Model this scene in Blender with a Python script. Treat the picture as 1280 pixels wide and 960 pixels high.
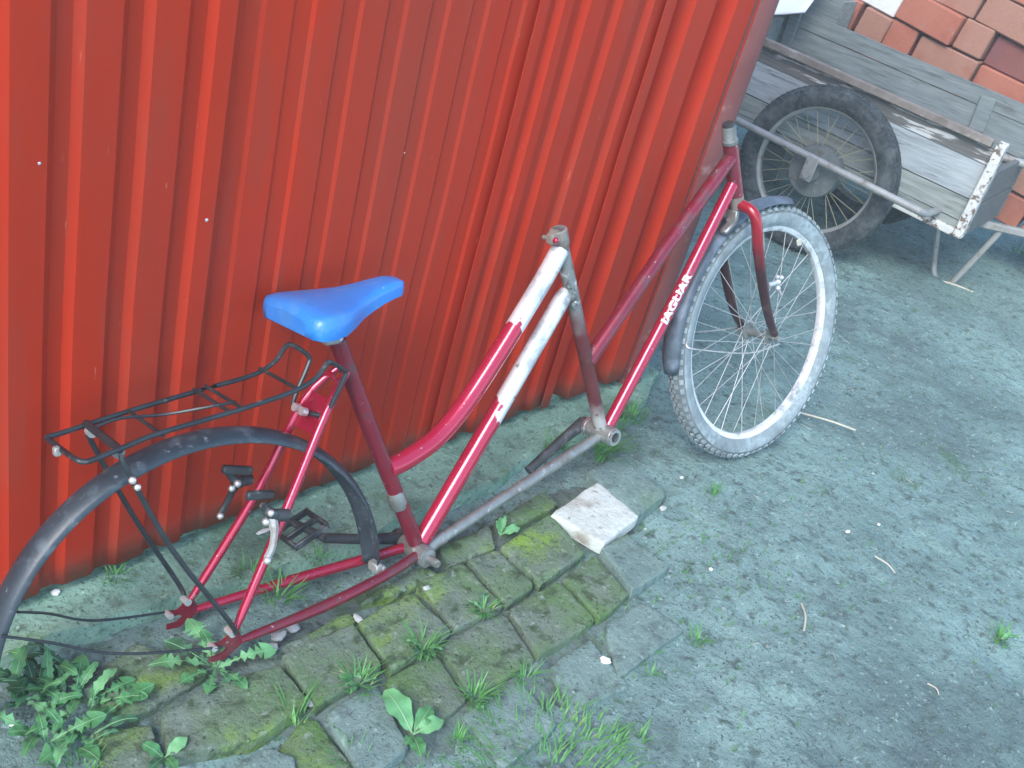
import bpy, math, random
import numpy as np
from mathutils import Vector, Matrix, noise
random.seed(7)
for o in list(bpy.data.objects): bpy.data.objects.remove(o, do_unlink=True)
scn = bpy.context.scene
col = scn.collection
PI = math.pi
R = math.radians

# ------------------------------------------------------------------ camera
cam = bpy.data.cameras.new('camera'); camo = bpy.data.objects.new('camera', cam); col.objects.link(camo)
CM = [[0.6695, 0.22873, -0.70672, 0.0], [-0.70182, 0.50644, -0.50096, -1.25435], [0.24333, 0.83138, 0.49959, 1.39536]]
camo.matrix_world = Matrix(CM + [[0, 0, 0, 1]])
cam.sensor_width = 36.0; cam.lens = 36.0 * 1300 / 1280
cam.clip_start = 0.05; cam.clip_end = 500
scn.camera = camo
# ------------------------------------------------------------------ sky, sun, exposure
SUN_EL, SUN_AZ = R(42), math.atan2(-0.96, -0.25)      # soft light from behind and left of the viewer
world = bpy.data.worlds.new('World'); scn.world = world; world.use_nodes = True
wn = world.node_tree; wn.nodes.clear()
sky = wn.nodes.new('ShaderNodeTexSky'); sky.sky_type = 'NISHITA'; sky.sun_disc = False
sky.sun_elevation = SUN_EL; sky.sun_rotation = SUN_AZ % (2 * PI)
sky.dust_density = 0.4; sky.air_density = 1.0; sky.ozone_density = 0.0
bg = wn.nodes.new('ShaderNodeBackground'); bg.inputs['Strength'].default_value = 0.15
wo = wn.nodes.new('ShaderNodeOutputWorld')
wn.links.new(sky.outputs[0], bg.inputs[0]); wn.links.new(bg.outputs[0], wo.inputs[0])
sl = bpy.data.lights.new('sun', 'SUN'); sl.energy = 1.4; sl.angle = R(30); sl.color = (1.0, 0.98, 0.94)
so = bpy.data.objects.new('sun', sl); col.objects.link(so); so.location = (-3, -3, 6)
sd = Vector((math.sin(SUN_AZ) * math.cos(SUN_EL), math.cos(SUN_AZ) * math.cos(SUN_EL), math.sin(SUN_EL)))
so.rotation_euler = sd.to_track_quat('Z', 'Y').to_euler()
scn.view_settings.view_transform = 'Standard'; scn.view_settings.look = 'None'
scn.view_settings.exposure = 1.6; scn.view_settings.gamma = 1.0
scn.render.engine = 'CYCLES'
scn.render.resolution_x = 1024; scn.render.resolution_y = 768

# ------------------------------------------------------------------ materials
def mk(name, c1, c2=None, scale=8, rough=.6, metal=0, bump=0, bscale=60, layers=(), rough2=None, coat=0, spec=.5, coord='world', stretch=None, bdet=6):
    """layers: (colour, noise scale, low, high, detail[, axis, a0, a1, wobble[, roughness]])"""
    m = bpy.data.materials.new(name); m.use_nodes = True
    nt = m.node_tree; N = nt.nodes; L = nt.links; N.clear()
    out = N.new('ShaderNodeOutputMaterial'); b = N.new('ShaderNodeBsdfPrincipled'); L.new(b.outputs[0], out.inputs[0])
    if coord == 'world': g = N.new('ShaderNodeNewGeometry'); vec = g.outputs['Position']
    else: g = N.new('ShaderNodeTexCoord'); vec = g.outputs['Object']
    raw = vec
    if stretch:
        mp = N.new('ShaderNodeMapping'); mp.inputs['Scale'].default_value = stretch; L.new(vec, mp.inputs['Vector']); vec = mp.outputs[0]
    def nz(s, det=5, ro=.6, v=None, off=0):
        n = N.new('ShaderNodeTexNoise'); n.inputs['Scale'].default_value = s; n.inputs['Detail'].default_value = det
        n.inputs['Roughness'].default_value = ro
        if off:
            a = N.new('ShaderNodeVectorMath'); a.operation = 'ADD'; a.inputs[1].default_value = (off * 3.1, off * 1.7, off * 2.3)
            L.new(v or vec, a.inputs[0]); L.new(a.outputs[0], n.inputs['Vector'])
        else: L.new(v or vec, n.inputs['Vector'])
        return n.outputs['Fac']
    def rng(src, lo, hi, t0=0, t1=1):
        r = N.new('ShaderNodeMapRange'); r.inputs['From Min'].default_value = lo; r.inputs['From Max'].default_value = hi
        r.inputs['To Min'].default_value = t0; r.inputs['To Max'].default_value = t1
        L.new(src, r.inputs['Value']); return r.outputs[0]
    def math2(op, a, bb):
        q = N.new('ShaderNodeMath'); q.operation = op
        for i, s in enumerate((a, bb)):
            if isinstance(s, (int, float)): q.inputs[i].default_value = s
            else: L.new(s, q.inputs[i])
        return q.outputs[0]
    def mix(f, a, bb):
        x = N.new('ShaderNodeMix'); x.data_type = 'RGBA'; L.new(f, x.inputs[0])
        for i, s in ((6, a), (7, bb)):
            if isinstance(s, tuple): x.inputs[i].default_value = (*s, 1)
            else: L.new(s, x.inputs[i])
        return x.outputs[2]
    cc = mix(rng(nz(scale), .3, .7), c1, c2 or c1)
    rg = None
    for k, ly in enumerate(layers):
        cl, s, lo, hi, det = ly[:5]
        f = rng(nz(s, det, off=k + 1), lo, hi)
        if len(ly) > 5:
            ax, a0, a1, wob = ly[5:9]
            sp = N.new('ShaderNodeSeparateXYZ'); L.new(raw, sp.inputs[0])
            v = math2('ADD', sp.outputs['XYZ'.index(ax)], math2('MULTIPLY', math2('SUBTRACT', nz(s, det, off=k + 9), .5), wob))
            f2 = rng(v, a0, a1)
            f = math2('MULTIPLY', f, f2) if lo < hi - 1e-6 and lo >= 0 else f2
        cc = mix(f, cc, cl)
        if len(ly) > 9:
            base = rg if rg is not None else rough
            q = N.new('ShaderNodeMix'); L.new(f, q.inputs[0])
            if isinstance(base, (int, float)): q.inputs[2].default_value = base
            else: L.new(base, q.inputs[2])
            q.inputs[3].default_value = ly[9]; rg = q.outputs[0]
    L.new(cc, b.inputs['Base Color'])
    if rg is not None: L.new(rg, b.inputs['Roughness'])
    elif rough2 is not None: L.new(rng(nz(scale * 2.3, off=21), .3, .7, rough, rough2), b.inputs['Roughness'])
    else: b.inputs['Roughness'].default_value = rough
    b.inputs['Metallic'].default_value = metal
    b.inputs['Coat Weight'].default_value = coat; b.inputs['Coat Roughness'].default_value = .12
    b.inputs['Specular IOR Level'].default_value = spec
    if bump:
        bn = N.new('ShaderNodeBump'); bn.inputs['Strength'].default_value = 1.0; bn.inputs['Distance'].default_value = bump
        L.new(nz(bscale, bdet, .65, off=31), bn.inputs['Height']); L.new(bn.outputs[0], b.inputs['Normal'])
    return m

DUST = (.30, .31, .28)
M = {}
M['dirt'] = mk('dirt', (0.142, 0.223, 0.209), (0.234, 0.358, 0.334), 2.2, .95, bump=.014, bscale=42, bdet=12, layers=[
    ((0.118, 0.169, 0.165), 1.0, .50, .66, 7), ((0.279, 0.427, 0.394), 2.1, .54, .72, 8), ((0.093, 0.138, 0.128), 9, .56, .82, 9), ((0.104, 0.151, 0.136), 34, .53, .66, 8),
    ((0.328, 0.476, 0.437), 70, .60, .70, 6), ((0.066, 0.099, 0.091), 150, .58, .66, 5), ((0.078, 0.155, 0.075), 5.5, .62, .76, 9)], spec=.2)
M['concrete'] = mk('concrete', (0.192, 0.323, 0.251), (0.292, 0.472, 0.363), 6, .92, bump=.008, bscale=55, bdet=11, layers=[
    ((0.118, 0.196, 0.145), 3.5, .50, .66, 9), ((0.106, 0.212, 0.079), 8, .58, .72, 9), ((0.131, 0.204, 0.151), 30, .53, .66, 9), ((0.397, 0.613, 0.474), 75, .60, .70, 7), ((0.075, 0.125, 0.092), 150, .58, .67, 5)], spec=.2)
M['brick'] = mk('paving_brick', (0.118, 0.162, 0.121), (0.196, 0.252, 0.204), 14, .93, bump=.006, bscale=110, bdet=10, layers=[
    ((0.112, 0.213, 0.072), 6, .44, .66, 11), ((0.202, 0.336, 0.061), 5, .56, .68, 12), ((0.062, 0.095, 0.050), 28, .53, .66, 9), ((0.258, 0.325, 0.264), 60, .58, .70, 8), ((0.056, 0.078, 0.055), 130, .58, .68, 5)], spec=.2)
M['joint_soil'] = mk('joint_soil', (.115, .155, .140), (.195, .26, .24), 9, .95, bump=.008, bscale=60, bdet=9, layers=[((.075, .125, .045), 7, .48, .66, 9), ((.07, .09, .08), 40, .54, .68, 8), ((.26, .33, .31), 90, .6, .70, 6)], spec=.15)
M['brick_grey'] = mk('paving_brick_grey', (0.151, 0.224, 0.206), (0.224, 0.323, 0.294), 12, .93, bump=.006, bscale=90, bdet=10, layers=[
    ((0.106, 0.205, 0.094), 8, .56, .74, 9), ((0.101, 0.139, 0.131), 26, .52, .68, 9), ((0.314, 0.436, 0.400), 70, .60, .70, 7), ((0.067, 0.099, 0.088), 140, .58, .68, 5)], spec=.2)
M['white_block'] = mk('white_block', (.50, .55, .50), (.66, .70, .66), 18, .9, bump=.006, bscale=70, bdet=8, layers=[
    ((.34, .32, .27), 14, .54, .70, 8), ((.26, .25, .20), 40, .6, .72, 7)], spec=.2)
M['red_wall'] = mk('red_wall', (0.414, 0.025, 0.007), (0.475, 0.033, 0.010), 1.6, .44, layers=[
    ((0.333, 0.043, 0.023), 3, .48, .78, 9), ((0.371, 0.048, 0.025), 22, .52, .80, 8), ((0.210, 0.096, 0.062), 30, .30, .62, 9, 'Z', .125, .04, .06), ((0.543, 0.153, 0.099), 120, .70, .76, 4)], rough2=.58, coat=0, bump=.0008, bscale=7, spec=.18, stretch=(1, 1, .16))
M['corner_post'] = mk('corner_post', (.16, .045, .042), (.21, .07, .065), 5, .45, layers=[((.32, .20, .19), 14, .60, .72, 7)], rough2=.6)
M['red_paint'] = mk('red_paint', (.42, .010, .048), (.48, .015, .060), 9, .20, metal=.45, coat=.9, coord='obj', layers=[
    ((.26, .04, .06), 26, .58, .74, 8, 'X', -99, -98, 0, .5), ((.45, .38, .38), 130, .68, .73, 3, 'X', -99, -98, 0, .6), ((.20, .19, .17), 16, .64, .74, 9, 'X', -99, -98, 0, .7)])
M['dark_red'] = mk('dark_red', (.17, .010, .028), (.25, .018, .038), 10, .34, metal=.35, coat=.5, coord='obj', layers=[
    ((.13, .055, .058), 22, .50, .68, 9, 'X', -99, -98, 0, .6), ((.40, .34, .34), 110, .67, .73, 3, 'X', -99, -98, 0, .6)])
M['fork_red'] = mk('fork_red', (.30, .008, .02), (.36, .012, .026), 9, .28, metal=.25, coat=.5, coord='obj', layers=[
    ((.045, .012, .017), 30, -1, 0, 6, 'Z', .56, .46, .06, .4), ((.10, .06, .05), 40, .56, .68, 8, 'X', -99, -98, 0, .6)])
# red tube whose front end was brushed over white
M['patched'] = mk('patched', (.42, .010, .046), (.48, .015, .058), 9, .20, metal=.35, coat=.8, coord='obj', layers=[
    ((.45, .38, .38), 130, .68, .73, 3, 'X', -99, -98, 0, .6), ((.74, .76, .79), 20, -1, 0, 5, 'X', 0.215, 0.219, .13, .34), ((.42, .45, .48), 15, .48, .60, 8, 'X', 0.235, 0.245, .06, .5), ((.20, .20, .20), 42, .60, .68, 8, 'X', 0.225, 0.235, .08, .6), ((.36, .03, .05), 30, .66, .69, 6, 'X', 0.225, 0.235, .08, .4), ((.28, .29, .28), 34, .36, .56, 8, 'X', .328, .345, .03, .6)])
M['patched_low'] = mk('patched_low', (.42, .010, .046), (.48, .015, .058), 9, .20, metal=.35, coat=.8, coord='obj', layers=[
    ((.45, .38, .38), 130, .68, .73, 3, 'X', -99, -98, 0, .6), ((.74, .76, .79), 20, -1, 0, 5, 'X', 0.188, 0.192, .13, .34), ((.42, .45, .48), 15, .48, .60, 8, 'X', 0.208, 0.218, .06, .5), ((.20, .20, .20), 42, .60, .68, 8, 'X', 0.198, 0.208, .08, .6), ((.36, .03, .05), 30, .66, .69, 6, 'X', 0.198, 0.208, .08, .4), ((.28, .29, .28), 34, .36, .56, 8, 'X', .328, .345, .03, .6)])
M['seat_tube2'] = mk('seat_tube2', (.085, .018, .022), (.14, .03, .034), 14, .5, metal=.2, coord='obj', layers=[
    ((.20, .215, .21), 30, -1, 0, 6, 'Z', .38, .46, .12, .5), ((.62, .63, .63), 34, .54, .62, 6, 'Z', .40, .5, .05, .4), ((.40, .40, .38), 30, -1, 0, 6, 'Z', .21, .165, .05, .5), ((.10, .075, .05), 45, .58, .7, 7)])
M['old_steel'] = mk('old_steel', (.21, .23, .22), (.34, .36, .345), 22, .45, metal=.6, coord='obj', layers=[
    ((.17, .15, .12), 20, .50, .66, 8, 'X', -99, -98, 0, .7), ((.50, .53, .52), 50, .6, .7, 6)])
M['steel'] = mk('steel', (.62, .63, .63), (.75, .75, .75), 40, .28, metal=.9, layers=[(DUST, 60, .58, .72, 6)])
M['chrome_rim'] = mk('chrome_rim', (.66, .68, .70), (.80, .81, .82), 30, .38, metal=.35, layers=[(DUST, 24, .54, .70, 8)])
M['spoke'] = mk('spoke', (.45, .46, .45), (.58, .58, .56), 30, .45, metal=.6, layers=[((.30, .27, .2), 40, .55, .7, 5)])
M['tyre'] = mk('tyre', (0.115, 0.138, 0.144), (0.196, 0.228, 0.234), 30, .85, bump=.0015, bscale=200, layers=[((0.345, 0.414, 0.426), 14, .34, .60, 10), ((0.218, 0.264, 0.276), 60, .45, .62, 8)], spec=.3)
M['tyre_groove'] = mk('tyre_groove', (.10, .12, .125), (.16, .185, .19), 40, .9, layers=[((.20, .23, .235), 20, .45, .7, 9)], spec=.2)
M['tyre_dark'] = mk('tyre_dark', (.030, .036, .04), (.055, .062, .066), 24, .88, bump=.0015, bscale=160, layers=[((.15, .17, .17), 14, .46, .76, 10), ((.10, .115, .115), 60, .5, .7, 8)], spec=.3)
M['mudguard'] = mk('mudguard', (.022, .034, .045), (.04, .056, .070), 14, .38, bump=.0004, bscale=90, layers=[((.13, .17, .19), 26, .54, .80, 10, 'X', -99, -98, 0, .6), ((.20, .23, .24), 90, .62, .72, 6, 'X', -99, -98, 0, .7)], spec=.5)
M['mudguard_blue'] = mk('mudguard_blue', (.05, .072, .095), (.085, .115, .145), 14, .42, layers=[((.22, .27, .32), 18, .50, .76, 10, 'X', -99, -98, 0, .6)])
M['black_wire'] = mk('black_wire', (.012, .017, .021), (.028, .036, .042), 30, .4, layers=[((.14, .13, .11), 60, .62, .74, 6)])
M['black_plastic'] = mk('black_plastic', (.02, .023, .026), (.045, .05, .055), 30, .5, layers=[((.16, .17, .17), 40, .56, .72, 6)])
M['saddle'] = mk('saddle', (0.020, 0.181, 0.573), (0.031, 0.232, 0.662), 12, .34, bump=.0006, bscale=240, coat=.2, layers=[((0.109, 0.282, 0.507), 16, .54, .82, 9), ((0.020, 0.091, 0.265), 40, .64, .74, 8), ((0.204, 0.364, 0.485), 120, .64, .72, 5)])
M['lettering'] = mk('lettering', (.80, .80, .82), (.7, .7, .74), 50, .4)
M['leaf'] = mk('leaf', (.05, .185, .065), (.085, .26, .095), 30, .5, bump=.001, bscale=140, spec=.4)
M['leaf_pale'] = mk('leaf_pale', (.10, .30, .12), (.16, .39, .17), 30, .5, bump=.001, bscale=140, spec=.4)
M['leaf_dark'] = mk('leaf_dark', (.035, .115, .055), (.06, .165, .08), 30, .55, bump=.001, bscale=140, spec=.4)
M['rib_pale'] = mk('rib_pale', (.18, .34, .17), (.22, .38, .20), 30, .5)
M['grass'] = mk('grass', (.055, .20, .05), (.11, .32, .08), 40, .55, layers=[((.38, .36, .18), 30, .62, .72, 4)])
M['straw'] = mk('straw', (.46, .42, .32), (.58, .54, .44), 30, .8)
M['pebble'] = mk('pebble', (.15, .19, .18), (.25, .31, .29), 25, .85, layers=[((.40, .44, .42), 9, .62, .7, 3)])
M['white_stone'] = mk('white_stone', (.70, .70, .68), (.80, .80, .78), 60, .7, bump=.002, bscale=90)
M['grey_stone'] = mk('grey_stone', (.34, .35, .34), (.46, .47, .45), 60, .8, bump=.002, bscale=90)
def wood(name, c1, c2, layers=()):
    return mk(name, c1, c2, 6, .8, bump=.003, bscale=14, bdet=8, coord='obj', stretch=(.9, 9, 9), layers=[((.10, .105, .10), 7, .54, .72, 7)] + list(layers), spec=.25)
M['wood_grey'] = wood('wood_grey', (.14, .165, .165), (.23, .26, .255))
M['wood_pale'] = wood('wood_pale', (.27, .31, .32), (.42, .46, .47))
M['wood_mid'] = wood('wood_mid', (.19, .22, .20), (.33, .36, .34))
M['wood_dark'] = wood('wood_dark', (.10, .10, .095), (.17, .17, .16), [((.52, .54, .53), 5, .53, .58, 7)])
M['wood_shade'] = wood('wood_shade', (.11, .125, .125), (.17, .185, .18))
M['peel'] = mk('peel', (.52, .53, .50), (.64, .64, .60), 20, .7, coord='obj', bump=.003, bscale=60, layers=[((.16, .12, .09), 34, .52, .58, 8)])
M['rust_iron'] = mk('rust_iron', (.17, .14, .12), (.28, .25, .22), 20, .75, metal=.2, bump=.001, bscale=120, layers=[((.36, .34, .30), 16, .54, .68, 8)])
M['grey_iron'] = mk('grey_iron', (.27, .275, .26), (.38, .385, .37), 16, .6, metal=.3, layers=[((.20, .15, .11), 26, .56, .70, 8)])
M['hub_iron'] = mk('hub_iron', (.13, .15, .148), (.21, .23, .225), 20, .6, metal=.3, layers=[((.13, .10, .07), 26, .58, .70, 8), ((.30, .32, .31), 60, .62, .72, 6)])
M['brass_spoke'] = mk('brass_spoke', (.30, .28, .18), (.38, .35, .24), 30, .6, metal=.4)
M['brick_orange'] = mk('brick_orange', (0.353, 0.118, 0.074), (0.395, 0.151, 0.099), 8, .9, bump=.003, bscale=80, bdet=8, layers=[((0.252, 0.092, 0.071), 5, .54, .70, 6), ((0.353, 0.202, 0.160), 16, .60, .75, 8)], spec=.2)
M['brick_red'] = mk('brick_red', (0.176, 0.063, 0.052), (0.218, 0.084, 0.071), 8, .9, bump=.003, bscale=80, bdet=8, layers=[((0.185, 0.076, 0.076), 10, .55, .7, 6)], spec=.2)
M['brick_pale'] = mk('brick_pale', (0.320, 0.155, 0.108), (0.356, 0.192, 0.137), 8, .9, bump=.003, bscale=80, bdet=8, layers=[((0.303, 0.111, 0.072), 7, .54, .7, 6)], spec=.2)
M['brick_white'] = mk('brick_white', (.62, .62, .60), (.7, .7, .68), 20, .85, bump=.003, bscale=80)
M['white_sheet'] = mk('white_sheet', (.60, .64, .68), (.68, .71, .74), 6, .5)
M['bolt'] = mk('bolt', (.70, .71, .70), (.78, .78, .77), 60, .35, metal=.7)

# ------------------------------------------------------------------ mesh helpers
class MB:
    def __init__(s): s.v = []; s.f = []
    def add(s, v, f):
        n = len(s.v); s.v += [tuple(p) for p in v]; s.f += [tuple(i + n for i in q) for q in f]; return s
    def tube(s, pts, r, seg=10, cap=True, closed=False):
        pts = [Vector(p) for p in pts]; n = len(pts)
        rs = r if isinstance(r, (list, tuple)) else [r] * n
        tang = []
        for i in range(n):
            a = pts[i - 1] if (i > 0 or closed) else pts[i]; b = pts[(i + 1) % n] if (i < n - 1 or closed) else pts[i]
            tang.append((b - a).normalized())
        up = Vector((0, 0, 1)) if abs(tang[0].z) < .9 else Vector((0, 1, 0))
        u = tang[0].cross(up).normalized(); V = []; F = []
        for i in range(n):
            u = (u - tang[i] * u.dot(tang[i])).normalized(); w = tang[i].cross(u)
            for k in range(seg):
                a = 2 * PI * k / seg; V.append(pts[i] + (u * math.cos(a) + w * math.sin(a)) * rs[i])
        m = n if closed else n - 1
        for i in range(m):
            j = (i + 1) % n
            for k in range(seg): F.append((i * seg + k, i * seg + (k + 1) % seg, j * seg + (k + 1) % seg, j * seg + k))
        if cap and not closed: F.append(tuple(range(seg))[::-1]); F.append(tuple(range((n - 1) * seg, n * seg)))
        return s.add(V, F)
    def box(s, c, d, rot=None, bev=0):
        c = Vector(c); x, y, z = d[0] / 2, d[1] / 2, d[2] / 2
        rot = rot or Matrix.Identity(3)
        if bev <= 0:
            P = [(i * x, j * y, k * z) for i in (-1, 1) for j in (-1, 1) for k in (-1, 1)]
            F = [(0, 1, 3, 2), (4, 6, 7, 5), (0, 4, 5, 1), (2, 3, 7, 6), (0, 2, 6, 4), (1, 5, 7, 3)]
        else:
            b = bev; P = []
            for i in (-1, 1):
                for j in (-1, 1):
                    for k in (-1, 1):
                        P += [(i * x, j * (y - b), k * (z - b)), (i * (x - b), j * y, k * (z - b)), (i * (x - b), j * (y - b), k * z)]
            def I(i, j, k, a): return (((i > 0) * 4 + (j > 0) * 2 + (k > 0)) * 3) + a
            F = []
            for sg in (-1, 1):
                F.append([I(sg, j, k, 0) for j, k in ((-1, -1), (1, -1), (1, 1), (-1, 1))][::sg])
                F.append([I(i, sg, k, 1) for i, k in ((-1, -1), (-1, 1), (1, 1), (1, -1))][::sg])
                F.append([I(i, j, sg, 2) for i, j in ((-1, -1), (1, -1), (1, 1), (-1, 1))][::sg])
            for j in (-1, 1):
                for k in (-1, 1):
                    F.append([I(-1, j, k, 1), I(1, j, k, 1), I(1, j, k, 2), I(-1, j, k, 2)][::-j * k])
                    F.append([I(j, -1, k, 0), I(j, 1, k, 0), I(j, 1, k, 2), I(j, -1, k, 2)][::j * k])
                    F.append([I(j, k, -1, 0), I(j, k, 1, 0), I(j, k, 1, 1), I(j, k, -1, 1)][::-j * k])
            for i in (-1, 1):
                for j in (-1, 1):
                    for k in (-1, 1): F.append([I(i, j, k, 0), I(i, j, k, 1), I(i, j, k, 2)][::i * j * k])
        return s.add([c + rot @ Vector(p) for p in P], F)
    def beam(s, a, b, w, h, up=(0, 0, 1), bev=.002):
        """box from a to b, w across, h along up"""
        a = Vector(a); b = Vector(b); x = (b - a).normalized(); y = Vector(up).cross(x).normalized(); z = x.cross(y)
        return s.box((a + b) / 2, ((b - a).length, w, h), Matrix((x, y, z)).transposed(), bev)
    def lathe(s, prof, c, ax, seg=48, closed=True):
        """profile of (radius, along-axis) points, spun about ax"""
        ax = Vector(ax).normalized(); u = ax.orthogonal().normalized(); w = ax.cross(u); c = Vector(c); V = []; F = []; n = len(prof)
        for k in range(seg):
            a = 2 * PI * k / seg; d = u * math.cos(a) + w * math.sin(a)
            for r, h in prof: V.append(c + d * r + ax * h)
        for k in range(seg):
            q = (k + 1) % seg
            for i in range(n if closed else n - 1):
                j = (i + 1) % n; F.append((k * n + i, k * n + j, q * n + j, q * n + i))
        return s.add(V, F)
    def ball(s, c, r, sc=(1, 1, 1), jit=0, rings=5, seg=7):
        c = Vector(c); V = [c + Vector((0, 0, r * sc[2]))]; F = []
        for i in range(1, rings):
            t = PI * i / rings
            for k in range(seg):
                a = 2 * PI * k / seg; q = r * (1 + random.uniform(-jit, jit))
                V.append(c + Vector((math.sin(t) * math.cos(a) * q * sc[0], math.sin(t) * math.sin(a) * q * sc[1], math.cos(t) * q * sc[2])))
        V.append(c - Vector((0, 0, r * sc[2]))); e = len(V) - 1
        for k in range(seg):
            F.append((0, 1 + k, 1 + (k + 1) % seg)); F.append((e, e - seg + (k + 1) % seg, e - seg + k))
        for i in range(rings - 2):
            for k in range(seg):
                a = 1 + i * seg; F.append((a + k, a + seg + k, a + seg + (k + 1) % seg, a + (k + 1) % seg))
        return s.add(V, F)
    def mesh(s, name, mat, smooth=True, angle=40):
        me = bpy.data.meshes.new(name); me.from_pydata(s.v, [], s.f); me.validate(); me.update()
        if mat: me.materials.append(mat)
        if smooth:
            me.shade_smooth()
            try: me.set_sharp_from_angle(angle=R(angle))
            except Exception: pass
        return me
    def build(s, name, mat, parent=None, smooth=True, angle=40):
        return link(name, s.mesh(name, mat, smooth, angle), parent)
def link(name, me, parent=None):
    o = bpy.data.objects.new(name, me); col.objects.link(o)
    if parent: o.parent = parent
    return o
def empty(name, mat=None, loc=None, rz=0):
    o = bpy.data.objects.new(name, None); col.objects.link(o); o.empty_display_size = .1
    if mat is not None: o.matrix_world = mat
    if loc is not None: o.location = loc; o.rotation_euler.z = rz
    return o
def tag(o, label=None, cat=None, group=None, kind=None):
    if label: o['label'] = label
    if cat: o['category'] = cat
    if group: o['group'] = group
    if kind: o['kind'] = kind
    return o
def smoothpath(P, n=6):
    P = [Vector(p) for p in P]; out = []
    for i in range(len(P) - 1):
        p0 = P[max(i - 1, 0)]; p1 = P[i]; p2 = P[i + 1]; p3 = P[min(i + 2, len(P) - 1)]
        for k in range(n):
            t = k / n
            out.append(.5 * ((2 * p1) + (p2 - p0) * t + (2 * p0 - 5 * p1 + 4 * p2 - p3) * t * t + (3 * p1 - p0 - 3 * p2 + p3) * t ** 3))
    out.append(P[-1]); return out
def fbm(x, y, s, o=4, seed=0):
    return noise.fractal(Vector((x * s, y * s, seed)), 1.0, 2.0, o)

# ------------------------------------------------------------------ ground: one sheet out to the horizon
def axis(lo, hi, step, far):
    a = list(np.arange(lo, hi, step)); d = step
    while a[-1] < far: d *= 1.35; a.append(a[-1] + d)
    d = step
    while a[0] > -far: d *= 1.35; a.insert(0, a[0] - d)
    return a
def gz(x, y):
    d = max(0, math.hypot(x - 2, y + .5) - 4)
    h = .014 * fbm(x, y, 1.3, 3, 1) + .010 * fbm(x, y, 6, 4, 2) + .005 * fbm(x, y, 26, 3, 3)
    rut = math.exp(-((y + .86 + .12 * (x - 2.2)) / .05) ** 2) * (1 if 1.75 < x < 2.5 else 0)
    return h - .010 * rut * max(0, fbm(x, y, 3, 2, 5) + .5) - .004
xs = axis(.2, 4.9, .015, 90); ys = axis(-1.75, .75, .015, 90)
gv = []; gf = []
for j, y in enumerate(ys):
    for i, x in enumerate(xs):
        near = -1 < x < 7 and -4 < y < 3
        gv.append((x, y, gz(x, y) if near else -.004))
nx = len(xs)
for j in range(len(ys) - 1):
    for i in range(nx - 1): a = j * nx + i; gf.append((a, a + 1, a + nx + 1, a + nx))
g = MB(); g.v = gv; g.f = gf
tag(g.build('ground', M['dirt']), kind='structure')

# concrete apron along the foot of the wall, with a ragged outer edge
ap = MB(); av = []; af = []
X0, X1, NXA, NYA = -2.7, 2.42, 256, 18
for i in range(NXA + 1):
    x = X0 + (X1 - X0) * i / NXA
    edge = -.155 + .035 * fbm(x, 0, 3, 4, 11) + (.05 if x < .95 else 0) * min(1, (.95 - x) * 4)
    if x > 2.1: edge += (x - 2.1) * .35
    for j in range(NYA + 1):
        t = j / NYA; y = .10 + (edge - .10) * t
        z = .034 - .012 * t + .006 * fbm(x, y, 9, 4, 12) + .003 * fbm(x, y, 40, 3, 13)
        if j == NYA: z = -.03
        av.append((x, y, z))
for i in range(NXA):
    for j in range(NYA): a = i * (NYA + 1) + j; af.append((a, a + NYA + 1, a + NYA + 2, a + 1)[::-1])
ap.v = av; ap.f = af
tag(ap.build('concrete_apron', M['concrete']), kind='structure')

# ------------------------------------------------------------------ shed wall of red profiled sheets
shed = empty('shed_wall', loc=(1.3, 0, 0))
tag(shed, 'red profiled metal shed wall that the bicycle leans on', 'wall')
WT = 2.35
def sheet(x0, x1, ribs, depth, slope, name='metal_sheet', y0=0., zb=.05, thick=.0012):
    """ribs: (x of the falling edge, x of the rising edge) of each groove; raised faces toward -Y"""
    prof = [(x0, y0 - depth)]
    for d, b in ribs:
        prof += [(d - slope / 2, y0 - depth), (d + slope / 2, y0), (b - slope / 2, y0), (b + slope / 2, y0 - depth)]
    prof.append((x1, y0 - depth))
    P = []
    for (ax, ay), (bx, by) in zip(prof, prof[1:]):       # small fillets: three points a side
        P.append((ax, ay))
        L = math.hypot(bx - ax, by - ay); e = min(.0025, L * .3)
        P.append((ax + (bx - ax) * e / L, ay + (by - ay) * e / L)); P.append((bx - (bx - ax) * e / L, by - (by - ay) * e / L))
    P.append(prof[-1]); P = [p for k, p in enumerate(P) if k == 0 or math.hypot(p[0] - P[k - 1][0], p[1] - P[k - 1][1]) > 1e-6]
    zs = [zb] + [.1 + .07 * q for q in range(17)] + [1.4, 1.8, WT]
    b = MB(); V = []; F = []; n = len(P)
    for z in zs:
        for x, y in P: V.append((x - 1.3 + .0015 * noise.noise(Vector((x * 4, z * 3, 2))), y + .006 * noise.noise(Vector((x * 2.2, z * 2.0, 5))) + .0015 * noise.noise(Vector((x * 9, z * 6, 8))), z))
    for k in range(len(zs) - 1):
        for i in range(n - 1): a = k * n + i; F.append((a, a + 1, a + n + 1, a + n))
    b.add(V, F)
    o = b.build(name, M['red_wall'], shed, angle=25)
    md = o.modifiers.new('thickness', 'SOLIDIFY'); md.thickness = thick; md.offset = -1
    return o
p = .0935
sheet(-2.6, .876, [(.619 + p * k, .652 + p * k) for k in range(-34, 3)], .0095, .012, y0=-.004)
sheet(.80, 1.512, [(.889 + .0915 * k, .925 + .0915 * k) for k in range(0, 7)], .0038, .007)
sheet(1.498, 1.908, [(1.532, 1.560), (1.600, 1.636), (1.700, 1.737), (1.806, 1.846)], .012, .013, y0=-.003)
sheet(1.880, 2.240, [(1.925, 1.985), (2.078, 2.148), (2.235, 2.239)], .036, .016, y0=.010)
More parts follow.
